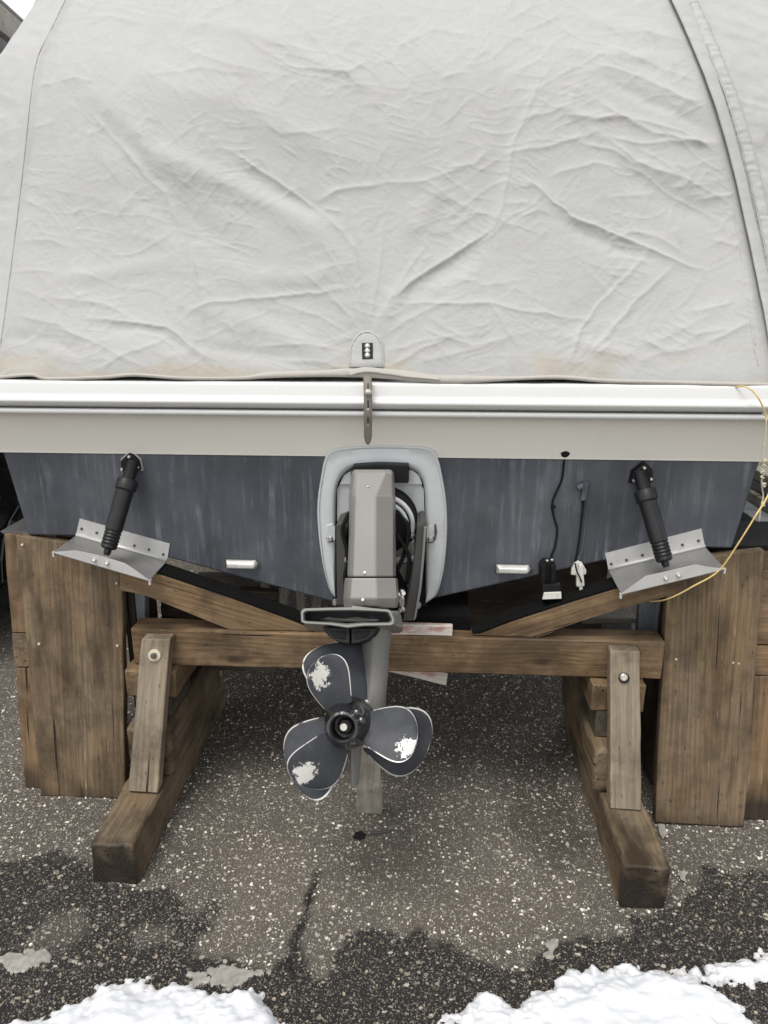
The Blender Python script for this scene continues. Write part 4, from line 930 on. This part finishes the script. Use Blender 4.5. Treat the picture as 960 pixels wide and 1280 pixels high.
ribbon('zip_teeth', [(u + 18, v) for u, v in fl[2:]], [(u + 20.5, v) for u, v in fl[2:]], (.010, .010), 'canvas_dark', cov, 300, 3, .0008, 2.2, 12, .001)
# seams: thin stitched lines
def seam(pts, off=.001, r=.0011, n=90, mat='canvas_dark', name='seam', par=None):
    a = catmull(pts, 10); s = surf(a[:, 0], a[:, 1], off); V, F = tube_vf(s, r, 5); return obj(name, V, F, mat, par or cov)
seam([(81.5, 0), (62.5, 40), (47, 72), (38.5, 120), (30, 200), (18, 300), (5, 400), (-1, 440)], .0005, .0016)
seam([(914, 260), (924, 310), (930, 350), (936, 390), (941, 430), (948, 458)], .0008, .0009); seam([(917, 262), (927, 312), (933, 352), (939, 392), (944, 432)], .0008, .0009)
# hem: a rolled band, lifted in waves
hb_ = [(u, v + .5) for u, v in vb_pts[1:-1]]
ht = [(u, v - (5 if u < 330 else 9 if u < 420 else 13 if u < 510 else 11 if u < 600 else 6)) for u, v in hb_]
ribbon('hem', ht, hb_, (.003, .006), 'canvas', cov, 420, 5, .003, 30, 15, .003, .005)
tr_ = [(436, 464), (455, 460), (480, 462), (510, 467), (548, 472)]
ribbon('hem_fold', tr_, [(438, 471), (456, 467), (482, 469), (512, 473), (550, 476)], (.008, .014), 'canvas', cov, 80, 4, .002, 20, 19, .003)
# fastening patch with three studs
arch = [(436, 459), (436.5, 445), (438, 432), (443, 422), (450, 416), (458, 413.5), (466, 415), (474, 421), (479, 431), (480, 445), (480, 459)]
ac = catmull(arch, 5); cx_ = np.array([458.0, 442.0])
rows = [surf(*(cx_ + (ac - cx_) * k).T, .0055 if k < .97 else .002) for k in (1.0, .95, .6, .25)]
V, F = loft(rows, False, True); F.append([3 * len(ac) + k for k in range(len(ac))]); pa = obj('fastening_patch', V, F, 'canvas', cov, True, None, {'stain': np.zeros(len(V))})
pa2 = catmull([(438, 457), (438.5, 445), (440, 433), (445, 424), (451, 418), (458, 416), (465, 417.5), (472, 423), (476.5, 432), (477.5, 445), (477.5, 457)], 5)
V, F = tube_vf(surf(pa2[:, 0], pa2[:, 1], .0062), .0009, 5); obj('stitching', V, F, 'canvas_dark', pa)
pc = surf(458, 459, .0)
bq = surf(np.array([453, 466.5, 466, 452.5]), np.array([450, 449.5, 429.5, 429.5]), .008); prism('stud_plate', bq, (0, .006, 0), 'black', pa, bevel=.0008)
for v in (433.5, 439.5, 445): lathe('snap_stud', [(0, .0082), (.002, .0085), (.005, .006), (.006, .004), (.006, .0003)], surf(459.5, v, .0075), (0, -.93, .3), 'steel', pa, 18)
# rubber strap hanging over the rail
sp = [(459.5, 471, 2.262), (459.5, 477, 2.238), (459.8, 486, 2.226), (460, 500, 2.218), (460, 512, 2.216), (460, 525, 2.219), (460, 540, 2.228), (460, 555, 2.238)]
ss_ = catmull(sp, 5); wd = np.interp(ss_[:, 1], [471, 480, 520, 545, 552, 555.5], [5.2, 5.2, 5.2, 5.0, 3.4, .8])
rows = [at(ss_[:, 0] + k * wd, ss_[:, 1], ss_[:, 2]) for k in (-1, -.35, .35, 1)]
V = np.array(rows).reshape(-1, 3); stp = obj('strap', V, grid_faces(4, len(ss_), flip=True), paint('brown_grey_strap', (.17, .155, .135), .6, 0, .15, 30, .2), cov, True, solid=.004)
for v0, v1 in ((479, 487), (500, 510), (521, 529)):
    q = [(v0, .6), (v1, .6)]
    prism('strap_slot', [at(460 - .7, v0, 2.2105), at(460 + .7, v0, 2.2105), at(460 + .7, v1, 2.2095), at(460 - .7, v1, 2.2095)], (0, .002, 0), 'black', stp)
    lathe('strap_eyelet', [(0, .0001), (0, .004), (.001, .004), (.001, .0001)], at(460, v1 + 1.5, 2.211 if v1 < 520 else 2.219), (0, -1, 0), 'string' if v1 > 505 else 'black', stp, 12)
lathe('strap_stud', [(0, .009), (.003, .011), (.006, .010), (.009, .007), (.010, .0003)], at(460.5, 490, 2.218), (0, -1, .2), 'bare', stp, 18)

# ================================================================== YELLOW CORD AND STRING
yc = obj('cord', *tube_vf(catmull([at(918, 484, 2.27), at(930, 483, 2.245), at(941, 489, 2.225), at(950, 501, 2.213), at(956, 515, 2.212), at(962, 535, 2.216), at(966, 565, 2.21), at(966, 595, 2.19), at(960, 619, 2.165), at(945, 644, 2.13), at(925, 676, 2.12), at(905, 706, 2.13), at(890, 720, 2.135), at(868, 732, 2.14), at(848, 743, 2.16), at(830, 750, 2.19), at(812, 752, 2.25)], 8), .0025, 8), 'cord')
yc['label'] = 'thin yellow cord hanging over the rail and across the right trim tab'; yc['category'] = 'cord'
sg = empty('knotted_string', at(952, 600, 2.2), 'knotted pale string dangling beside the yellow cord', 'string')
tube('string_line', [at(u, v, 2.21) for u, v in [(958, 522), (957, 545), (955, 560), (953, 575), (954, 590), (952, 604), (954, 620), (951, 634), (949, 652)]], .0022, 'string', sg, 6, 5)
for u, v, h in ((955, 578, 9), (952.5, 592, 12), (954, 606, 5), (953, 630, 5)):
    pts = [at(u + (3 if k % 2 else -1.5), v + (k - 2.5) * h / 5, 2.205 - .004 * (k % 3)) for k in range(6)]
    tube('knot', pts, .0024, 'string', sg, 7, 4)

# ================================================================== CRADLE
cr = empty('boat_cradle', (0, 2.3, 0), 'brown timber cradle of skids, crossbeam, braces and wide boards under the boat', 'cradle')
def wet_end(x0, ax, n=.04, s=7):
    return lambda V: .0 * V[:, 0]
def wskid(V): return smooth(1.845, 1.815, V[:, 1]) * smooth(-.3, .25, .75 - V[:, 2] * 5 + fbm(V[:, 0] * 22, V[:, 2] * 22, 4, 3)) * .92
hexa('skid_beam', box(-.827, -.689, 1.817, 2.86, .0, .150), 'wood_skid', cr, .004, .035, .007, wskid)
hexa('skid_beam', box(.780, .914, 1.812, 2.80, .0, .150), 'wood_skid', cr, .004, .035, .007, wskid)
def cbm(u, v, Y=2.25): return at(u, v, Y)
zb = cbm(500, 840)[2]; zt = zb + .135
hexa('cross_beam', box(at(166, 815, 2.25)[0], at(829.5, 822, 2.25)[0], 2.25, 2.345, zb, zt), 'wood_beam', cr, .0016, .06, .005)
# stacks between skid and crossbeam
for sx, x0, x1, s in ((-1, -.824, -.672, 1), (1, .752, .905, 2)):
    # lower longitudinal beam (chamfered ends)
    yl = 2.14; zl = at(500, 921 if sx < 0 else 930, yl)[2]
    c8 = box(x0, x1, yl, 2.76, .152, zl); hexa('riser_beam', c8, 'wood_dark' if 0 else 'wood_skid', cr, .003, .05, .014)
    hexa('spacer_block', box(x0 + .012, x1 - .012, 2.215, 2.42, zl + .002, zb - .105), 'wood_dark', cr, .002, .06, .004)
    hexa('bearer_block', box(x0 - .012 if sx < 0 else x0 - .01, x1 + (.012 if sx < 0 else .012), 2.21, 2.62, zb - .103, zb - .003), 'wood_beam', cr, .0025, .06, .006)
# braces leaning on the crossbeam
def brace(bot, top_, th):
    yb, yt = 2.058, 2.20
    q = [gz(*bot[0], .153), gz(*bot[1], .153), at(*top_[1], yt), at(*top_[0], yt)]
    return hexa('brace', slab(q, (0, th, .0)), 'wood_brace', cr, .0012, .05, .004), [np.array(x) for x in q]
def face_pt(u, v, q, off):
    n_ = np.cross(q[1] - q[0], q[3] - q[0]); n_ /= np.linalg.norm(n_); n_ *= -np.sign(n_[1])
    d = ray(u, v); return _C + d * (((q[0] - _C) @ n_) / (d @ n_)) + n_ * off, n_
b1, qb1 = brace([(160, 990), (197, 992)], [(176.5, 799), (212, 799)], .048)
b2, qb2 = brace([(763, 1011), (802, 1014)], [(763, 814), (800, 815)], .048)
p, nb = face_pt(193.5, 819, qb1, .0015)
lathe('bolt_washer', [(0, .021), (.003, .021), (.004, .018), (.004, .001)], p, nb, 'string', b1, 24)
lathe('bolt', [(0, .010), (.012, .010), (.014, .006), (.014, .001)], p + nb * .003, nb, 'darkgrey', b1, 6)
p, nb = face_pt(780, 847.5, qb2, .0018)
lathe('bolt_hole', [(-.004, .017), (.0004, .017), (.0004, .001)], p, nb, 'black', b2, 20)
lathe('bolt', [(0, .0125), (.004, .0125), (.007, .009), (.007, .001)], p + np.array([-.002, 0, .003]), nb, 'bare', b2, 16)
# leg boards left: they lean, foot aft, head against the transom
def lean(px_, y0, y1):
    """board face from pixels (foot left, foot right, head right, head left)"""
    (a, b_, c, d) = px_; f0, f1 = gz(*a), gz(*b_)
    return [np.array([f0[0], y0, .003]), np.array([f1[0], y0, .003]), at(*c, y1), at(*d, y1)]
def on_plane(u, v, q, off=.001):
    n_ = np.cross(q[1] - q[0], q[3] - q[0]); n_ /= np.linalg.norm(n_); n_ *= -np.sign(n_[1])
    d = ray(u, v); t = ((q[0] - _C) @ n_) / (d @ n_); return _C + d * t + n_ * -off * -1, -n_ * -1
def wpan(V): return smooth(.05, .0, V[:, 2] + .04 * fbm(V[:, 0] * 14, V[:, 2] * 6, 3, 3)) * .55
qL = lean([(52, 995), (158, 997), (152, 690), (19.5, 669)], 2.205, 2.345)
fb = hexa('front_board', slab(qL, (0, .036, 0)), 'wood_panel', cr, .0016, .05, .004, wpan)
for u, v in ((28, 681), (146, 729), (147, 807), (49, 805)):
    p, d = on_plane(u, v, qL); screw(fb, p, d, .005, 'string')
qS = lean([(28, 990), (80, 990), (70, 668), (4.5, 668)], 2.246, 2.386)
for i, (f0, f1, mt) in enumerate(((0, .485, 'wood_beam'), (.489, .62, 'wood_panel'), (.624, 1, 'wood_beam'))):
    c4 = [qS[0] * (1 - f0) + qS[3] * f0, qS[1] * (1 - f0) + qS[2] * f0, qS[1] * (1 - f1) + qS[2] * f1, qS[0] * (1 - f1) + qS[3] * f1]
    hexa('side_board', slab(c4, (0, .22, 0)), mt, cr, .0012, .06, .003,
         (lambda V: smooth(.09, .05, V[:, 2] + .03 * fbm(V[:, 0] * 30, V[:, 1] * 9, 2, 3)) * .75) if i == 0 else None)
hexa('inner_board', box(-.90, -.862, 2.40, 2.62, .004, .88), 'wood_dark', cr, .0015, .08, .004)
# leg boards right
qR = lean([(818, 1030), (932, 1037), (956, 688), (836, 701)], 2.185, 2.345)
fr = hexa('front_board', slab(qR, (0, .036, 0)), 'wood_panel', cr, .0016, .05, .004, wpan)
for u, v in ((952, 702), (845, 824), (916, 828), (923, 829), (838, 1000), (926, 1007), (873, 1021), (898, 1000)):
    p, d = on_plane(u, v, qR); screw(fr, p, d, .0045, 'string' if v < 830 else 'darkgrey')
def wr(V): return smooth(.17, .09, V[:, 2] + .07 * fbm(V[:, 0] * 20, V[:, 1] * 9 + V[:, 2] * 12, 5, 3)) * .85
qT = lean([(880, 1030), (1020, 1030), (1050, 690), (900, 690)], 2.226, 2.386)
for i, (f0, f1) in enumerate(((0, .545), (.549, .66), (.664, 1))):
    c4 = [qT[0] * (1 - f0) + qT[3] * f0, qT[1] * (1 - f0) + qT[2] * f0, qT[1] * (1 - f1) + qT[2] * f1, qT[0] * (1 - f1) + qT[3] * f1]
    hexa('side_board', slab(c4, (0, .22, 0)), 'wood_beam', cr, .0012, .06, .003, wr if i == 0 else None)
hexa('inner_board', box(1.035, 1.075, 2.40, 2.62, .004, .93), 'wood_dark', cr, .0015, .08, .004)
# pads under the chines
prism('chine_pad', [(-1.30, 2.40, .930), (-.87, 2.40, .930), (-.87, 2.40, .949), (-1.32, 2.40, .949)], (0, .28, 0), 'darkgrey', cr, bevel=.004)
prism('chine_pad', [(1.0, 2.40, .930), (1.5, 2.40, .930), (1.5, 2.40, .949), (1.0, 2.40, .949)], (0, .28, 0), 'rubber', cr, bevel=.004)
# wedge bunks with carpet
YW = 2.262
wl_ = [(150, 716), (180, 715), (300, 753), (405, 791), (415, 800), (440, 812), (300, 803), (285, 785), (180, 741), (150, 738)]
lw_ = uvq([(150, 706), (200, 719), (300, 753), (400, 790), (414, 800)], YW)
lb_ = uvq([(150, 738), (182, 744), (262, 777), (296, 790), (300, 801)], YW)
def wedge(topl, botl, mat):
    n_ = 22
    a = np.stack([np.interp(np.linspace(0, 1, n_), np.linspace(0, 1, len(topl)), np.array(topl)[:, k]) for k in range(3)], -1)
    b = np.stack([np.interp(np.linspace(0, 1, n_), np.linspace(0, 1, len(botl)), np.array(botl)[:, k]) for k in range(3)], -1)
    b[:, 2] = np.where(b[:, 2] < zt + .002, zt + .002, b[:, 2]); a[:, 2] = np.maximum(a[:, 2], b[:, 2] + .003)
    b[:, 2] += .002 * fbm(b[:, 0] * 25, b[:, 0] * 3, 8, 3)
    off = np.array([0, .07, 0]); V, F = loft([a, a + off, b + off, b], False, False); n2 = n_
    F = grid_faces(4, n_) + [[3 * n_ + i + 1, 3 * n_ + i, i, i + 1][::-1] for i in range(n_ - 1)] + [[0, n_, 2 * n_, 3 * n_], [n_ - 1, 4 * n_ - 1, 3 * n_ - 1, 2 * n_ - 1]]
    d = a[-1] - a[0]; d /= np.linalg.norm(d); y = np.array([0, 1.0, 0]); z = np.cross(d, y); o = V.mean(0)
    fm = Matrix(((d[0], z[0], y[0], o[0]), (d[1], z[1], y[1], o[1]), (d[2], z[2], y[2], o[2]), (0, 0, 0, 1)))
    return obj('bunk_board', V, F, mat, cr, False, fm, {'wet': np.zeros(len(V))}, .003), a
wbl, wa = wedge(lw_, lb_, 'wood_beam')
rw_ = uvq([(590, 797), (640, 778), (720, 752), (790, 731), (850, 712)], YW); rb_ = uvq([(604, 800), (674, 800), (700, 785), (790, 757), (850, 741)], YW)
wbr, wb = wedge(rw_, rb_, 'wood_beam')
for a in (wa, wb):
    up_ = np.array([0, 0, .004]); V, F = loft([a + up_ + [0, .004, 0], a + up_ + [0, .004, .006], a + [0, .085, .008], a + [0, .085, 0]], False, False)
    obj('bunk_carpet', V, F, 'carpet', cr, True, autos=40)
    V, F = loft([a + [0, .075, .002], a + [0, .335, .002], a + [0, .335, -.06], a + [0, .075, -.06]], False, True) if 0 else (None, None)
# keel blocks on the crossbeam
hexa('keel_block', [*(at(u, v, 2.30) for u, v in ((470, 788), (588, 788), (588, 770), (470, 770)))] + [*(at(u, v, 2.30) + [0, .3, 0] for u, v in ((470, 788), (588, 788), (588, 770), (470, 770)))], 'carpet', cr, .001, .06, .003)
# boards and posts further in
hexa('rear_post', slab(uvq([(797, 800), (835, 800), (835, 748), (800, 748)], 2.52), (0, .04, 0)), 'wood_blue', cr, .001, .06, .003)
hexa('rear_post', slab(uvq([(757, 800), (790, 800), (790, 778), (757, 778)], 2.75), (0, .05, 0)), 'wood_blue', cr, .001, .06, .003)
hexa('rear_slat', slab(uvq([(728, 780), (796, 780), (796, 773.5), (728, 773.5)], 2.68), (0, .12, .0)), 'wood_prop', cr, .001, .06, .003)
hexa('rear_post', slab(uvq([(162, 800), (181, 800), (181, 742), (163, 740)], 2.42), (0, .05, 0)), 'wood_blue', cr, .001, .06, .003)
hexa('added_dark_board', box(.30, .95, 2.95, 2.99, .34, .72), 'wood_dark', cr, .002, .1, .004)  # dark board added to blacken the right gap under the hull
# forward frame of the cradle
hexa('cross_beam', box(-1.0, 1.0, 4.6, 4.72, .40, .55), 'wood_dark', cr, .002, .1, .005)
for x in (-.75, .65): hexa('forward_post', box(x, x + .14, 4.58, 4.74, .0, .398), 'wood_dark', cr, .002, .1, .005)
hexa('added_dark_board', box(-.85, -.40, 2.62, 2.66, .30, .58), 'wood_dark', cr, .002, .1, .004)  # this board and the next are added to darken the left gap
hexa('added_dark_board', box(-.84, -.38, 2.60, 2.64, .585, .66), 'wood_dark', cr, .002, .1, .004)
hexa('forward_slat', box(-.95, -.2, 3.35, 3.42, .36, .41), 'wood_dark', cr, .002, .1, .004)
hexa('forward_slat', box(-1.0, -.1, 3.5, 3.56, .50, .54), 'wood_dark', cr, .002, .1, .004)
hexa('forward_post', box(-.95, -.82, 3.36, 3.5, .0, .355), 'wood_dark', cr, .002, .1, .004)

# ------------------------------------------------------------------ loose timber
pb = gz(445, 1016); pb2 = gz(478, 1018)
q = [(-.046, 2.183, .002), (.046, 2.181, .002), (.052, 1.99, .46), (-.018, 1.99, .46)]
o = hexa('prop_board', slab(q, (0, .035, .01)), 'wood_prop', None, .002, .04, .004); o['label'] = 'short pale grey board propping the stern drive leg from below'; o['category'] = 'board'
q = uvq([(485, 795), (565, 795), (565, 783), (485, 782)], 2.252); zz = zt + .001
x0, x1 = at(480, 790, 2.26)[0], at(565.5, 790, 2.26)[0]
o = hexa('painted_batten', box(x0, x1, 2.252, 2.275, zt + .002, zt + .040), 'redwhite', None, .001, .04, .003); o['label'] = 'flaking red and white batten lying on top of the crossbeam'; o['category'] = 'batten'
q = uvq([(470, 836), (558, 857), (560, 842), (470, 822)], 2.36)
o = hexa('painted_board', slab(q, (0, .02, 0)), 'redwhite', None, .001, .04, .002); o['label'] = 'crooked pinkish white board showing below the crossbeam'; o['category'] = 'board'
sh_ = empty('sawhorse', (-.45, 3.25, 0), 'grey timber sawhorse with slanted legs in the dark under the hull', 'sawhorse')
hexa('rail', box(-.62, -.25, 3.22, 3.30, .44, .50), 'wood_prop', sh_, .001, .1, .004)
for (x, dx) in ((-.585, 0), (-.47, -.10), (-.42, 0), (-.31, -.10)):
    hexa('leg', [(x + dx, 3.20, .001), (x + dx + .04, 3.20, .001), (x + .04, 3.20, .52), (x, 3.20, .52), (x + dx, 3.219, .001), (x + dx + .04, 3.219, .001), (x + .04, 3.219, .52), (x, 3.219, .52)], 'wood_prop', sh_, .001, .1, .003)
# grey boards stacked at the right edge
gs = empty('board_stack', (1.75, 3.0, 0), 'stack of weathered grey boards standing beyond the right leg of the cradle', 'board stack')
for k in range(9):
    z = .62 + k * .046; s = .006 * ((k * 7) % 5 - 2)
    hexa('board', box(1.50 + s + (.012 * k if k > 5 else 0), 2.3 + s, 2.86 + s, 3.25, z, z + .043), ('wood_prop', 'wood_blue')[k % 2], gs, .0015, .1, .003)
for x in (1.55, 2.15): hexa('trestle_leg', box(x, x + .1, 2.95, 3.15, .0, .618), 'wood_dark', gs, .0015, .1, .003)
# scraps on the asphalt
def scrap(name, pts, mat, lab, cat, z=.010):
    P = [gz(u, v) + [0, 0, .006 + z * .5 * ((k * 3) % 4) / 3] for k, (u, v) in enumerate(pts)]; P = np.array(P)
    V, F = loft([P, P + [0, 0, .003]]); o = obj(name, V, F, mat, None, False, bevel=.001); o['label'] = lab; o['category'] = cat
scrap('bark_scrap', [(441, 1050), (444, 1044), (452, 1042), (458, 1046), (455, 1051), (447, 1053)], 'rubber', 'black scrap of bark lying below the propeller', 'scrap')
scrap('rubber_strip', [(462, 1043), (474, 1041), (489, 1039), (491, 1041), (474, 1044), (463, 1045)], 'darkgrey', 'thin dark strip lying beside the black scrap', 'strip', .004)
scrap('paper_scrap', [(846, 1095), (853, 1092), (860, 1094), (856, 1099), (857, 1105), (850, 1103), (849, 1099)], 'ice', 'torn whitish paper scrap right of the right skid', 'scrap')
scrap('paper_scrap', [(822, 1032), (830, 1034), (833, 1046), (828, 1052), (824, 1044)], 'ice', 'crumpled grey scrap between right skid and front board', 'scrap')

# ================================================================== PARKED CAR (left edge)
car = empty('parked_car', (-2.9, 5.2, 0), 'black parked car at the left edge behind the cradle', 'car')
prof = [(3.02, .42), (3.0, .70), (3.06, .98), (3.16, 1.02), (3.6, 1.42), (4.3, 1.47), (5.2, 1.44), (5.95, 1.05), (6.9, .95), (7.25, .75), (7.28, .40)]
def arch_pts(yc, r=.36):
    return [(yc + r * math.cos(t), .30 + r * math.sin(t)) for t in np.linspace(0, math.pi, 11)]
low_ = [(7.28, .26)] + arch_pts(6.35) + arch_pts(3.85) + [(3.05, .26)]
outl = prof + low_
rings = []
for x, k in ((-2.03, .97), (-2.0, .99), (-2.0, 1.0), (-3.75, 1.0), (-3.72, .97)):
    rings.append([(x - (.22 * max(0, (z - .98)) / .5 * (1 if x > -3 else -1)), y, z) for y, z in outl])
V, F = loft(rings, True); obj('body', V, F, 'carblack', car, False, bevel=.01)
for x in (-2.02, -3.72):
    prism('window', [(x + .012 * (1 if x > -3 else -1) - (.22 * (z - .98) / .5) * (1 if x > -3 else -1), y, z) for y, z in ((3.45, 1.04), (3.75, 1.38), (5.1, 1.38), (5.7, 1.04))], (.004 * (1 if x > -3 else -1), 0, 0), 'glassdark', car)
for x in (-2.21, -3.74):
    for yc in (3.85, 6.35):
        wh = empty('wheel', (x, yc, .32), parent=car)
        lathe('tyre', [(0, .19), (0, .27), (.02, .315), (.05, .325), (.15, .325), (.18, .315), (.20, .27), (.20, .19)], (x, yc, .326), (1, 0, 0), 'tyre', wh, 40)
        lathe('wheel_rim', [(.02, .001), (.02, .10), (.06, .18), (.16, .192), (.185, .195), (.175, .18), (.15, .06), (.165, .04), (.165, .001)], (x, yc, .326), (1, 0, 0), 'rim', wh, 30)
hexa('rear_lamp', box(-2.3, -2.02, 2.99, 3.03, .78, .92), paint('red_lamp', (.25, .01, .01), .2), car, 0, .3, .004)

# ================================================================== BUILDING (upper left corner)
e0 = at(0, 3, 11.0); dv = ray(402, 364); dv = np.array([dv[0], dv[1], 0]); dv /= np.linalg.norm(dv); nv_ = np.array([-dv[1], dv[0], 0])   # nv_ points left, away from the yard
bd = empty('yard_building', e0 + dv * 6 + nv_ * 4 + [0, 0, -e0[2]], 'blue clad building with weathered grey roof edge beyond the cover', 'building')
zt_ = e0[2]; s0, s1 = -7.0, 26.0
def bp(s, n_, z): q = e0 + dv * s + nv_ * n_; return np.array([q[0], q[1], z])
hexa('roof_fascia', [bp(s0, 0, zt_ - .36), bp(s1, 0, zt_ - .36), bp(s1, 0, zt_), bp(s0, 0, zt_), bp(s0, .12, zt_ - .36), bp(s1, .12, zt_ - .36), bp(s1, .12, zt_), bp(s0, .12, zt_)], 'fascia', bd, .004, .5, .01)
hexa('soffit', [bp(s0, .12, zt_ - .345), bp(s1, .12, zt_ - .345), bp(s1, .12, zt_ - .36), bp(s0, .12, zt_ - .36), bp(s0, .7, zt_ - .345), bp(s1, .7, zt_ - .345), bp(s1, .7, zt_ - .36), bp(s0, .7, zt_ - .36)], 'gelcoat', bd, 0, 1, .005)
hexa('roof', [bp(s0, .0, zt_ + .003), bp(s1, .0, zt_ + .003), bp(s1, 0, zt_ + .06), bp(s0, 0, zt_ + .06), bp(s0, 8, zt_ + .9), bp(s1, 8, zt_ + .9), bp(s1, 8, zt_ + .98), bp(s0, 8, zt_ + .98)], 'roofing', bd, 0, 1, .01)
hexa('wall', [bp(s0 + .3, .45, 0), bp(s1 - .3, .45, 0), bp(s1 - .3, .45, zt_ - .405), bp(s0 + .3, .45, zt_ - .405), bp(s0 + .3, 7.6, 0), bp(s1 - .3, 7.6, 0), bp(s1 - .3, 7.6, zt_ - .405), bp(s0 + .3, 7.6, zt_ - .405)], 'bluewall', bd, 0, 1, .01)
for k in range(26):
    s = s0 + .8 + k * 1.2
    hexa('cladding_rib', [bp(s, .41, 0), bp(s + .06, .41, 0), bp(s + .06, .41, zt_ - .41), bp(s, .41, zt_ - .41), bp(s, .448, 0), bp(s + .06, .448, 0), bp(s + .06, .448, zt_ - .41), bp(s, .448, zt_ - .41)], 'bluewall', bd, 0, 9, .004)
for k in range(6):
    s = s0 + 2.15 + k * 4.8
    w_ = hexa('window', [bp(s, .38, zt_ - 2.2), bp(s + 1.9, .38, zt_ - 2.2), bp(s + 1.9, .38, zt_ - .75), bp(s, .38, zt_ - .75), bp(s, .447, zt_ - 2.2), bp(s + 1.9, .447, zt_ - 2.2), bp(s + 1.9, .447, zt_ - .75), bp(s, .447, zt_ - .75)], 'gelcoat', bd, 0, 9, .004)
    for j in (0, 1):
        a = s + .08 + j * .91
        hexa('pane', [bp(a, .374, zt_ - 2.12), bp(a + .83, .374, zt_ - 2.12), bp(a + .83, .374, zt_ - .83), bp(a, .374, zt_ - .83), bp(a, .379, zt_ - 2.12), bp(a + .83, .379, zt_ - 2.12), bp(a + .83, .379, zt_ - .83), bp(a, .379, zt_ - .83)], 'bluelight', w_, 0, 9, .001)
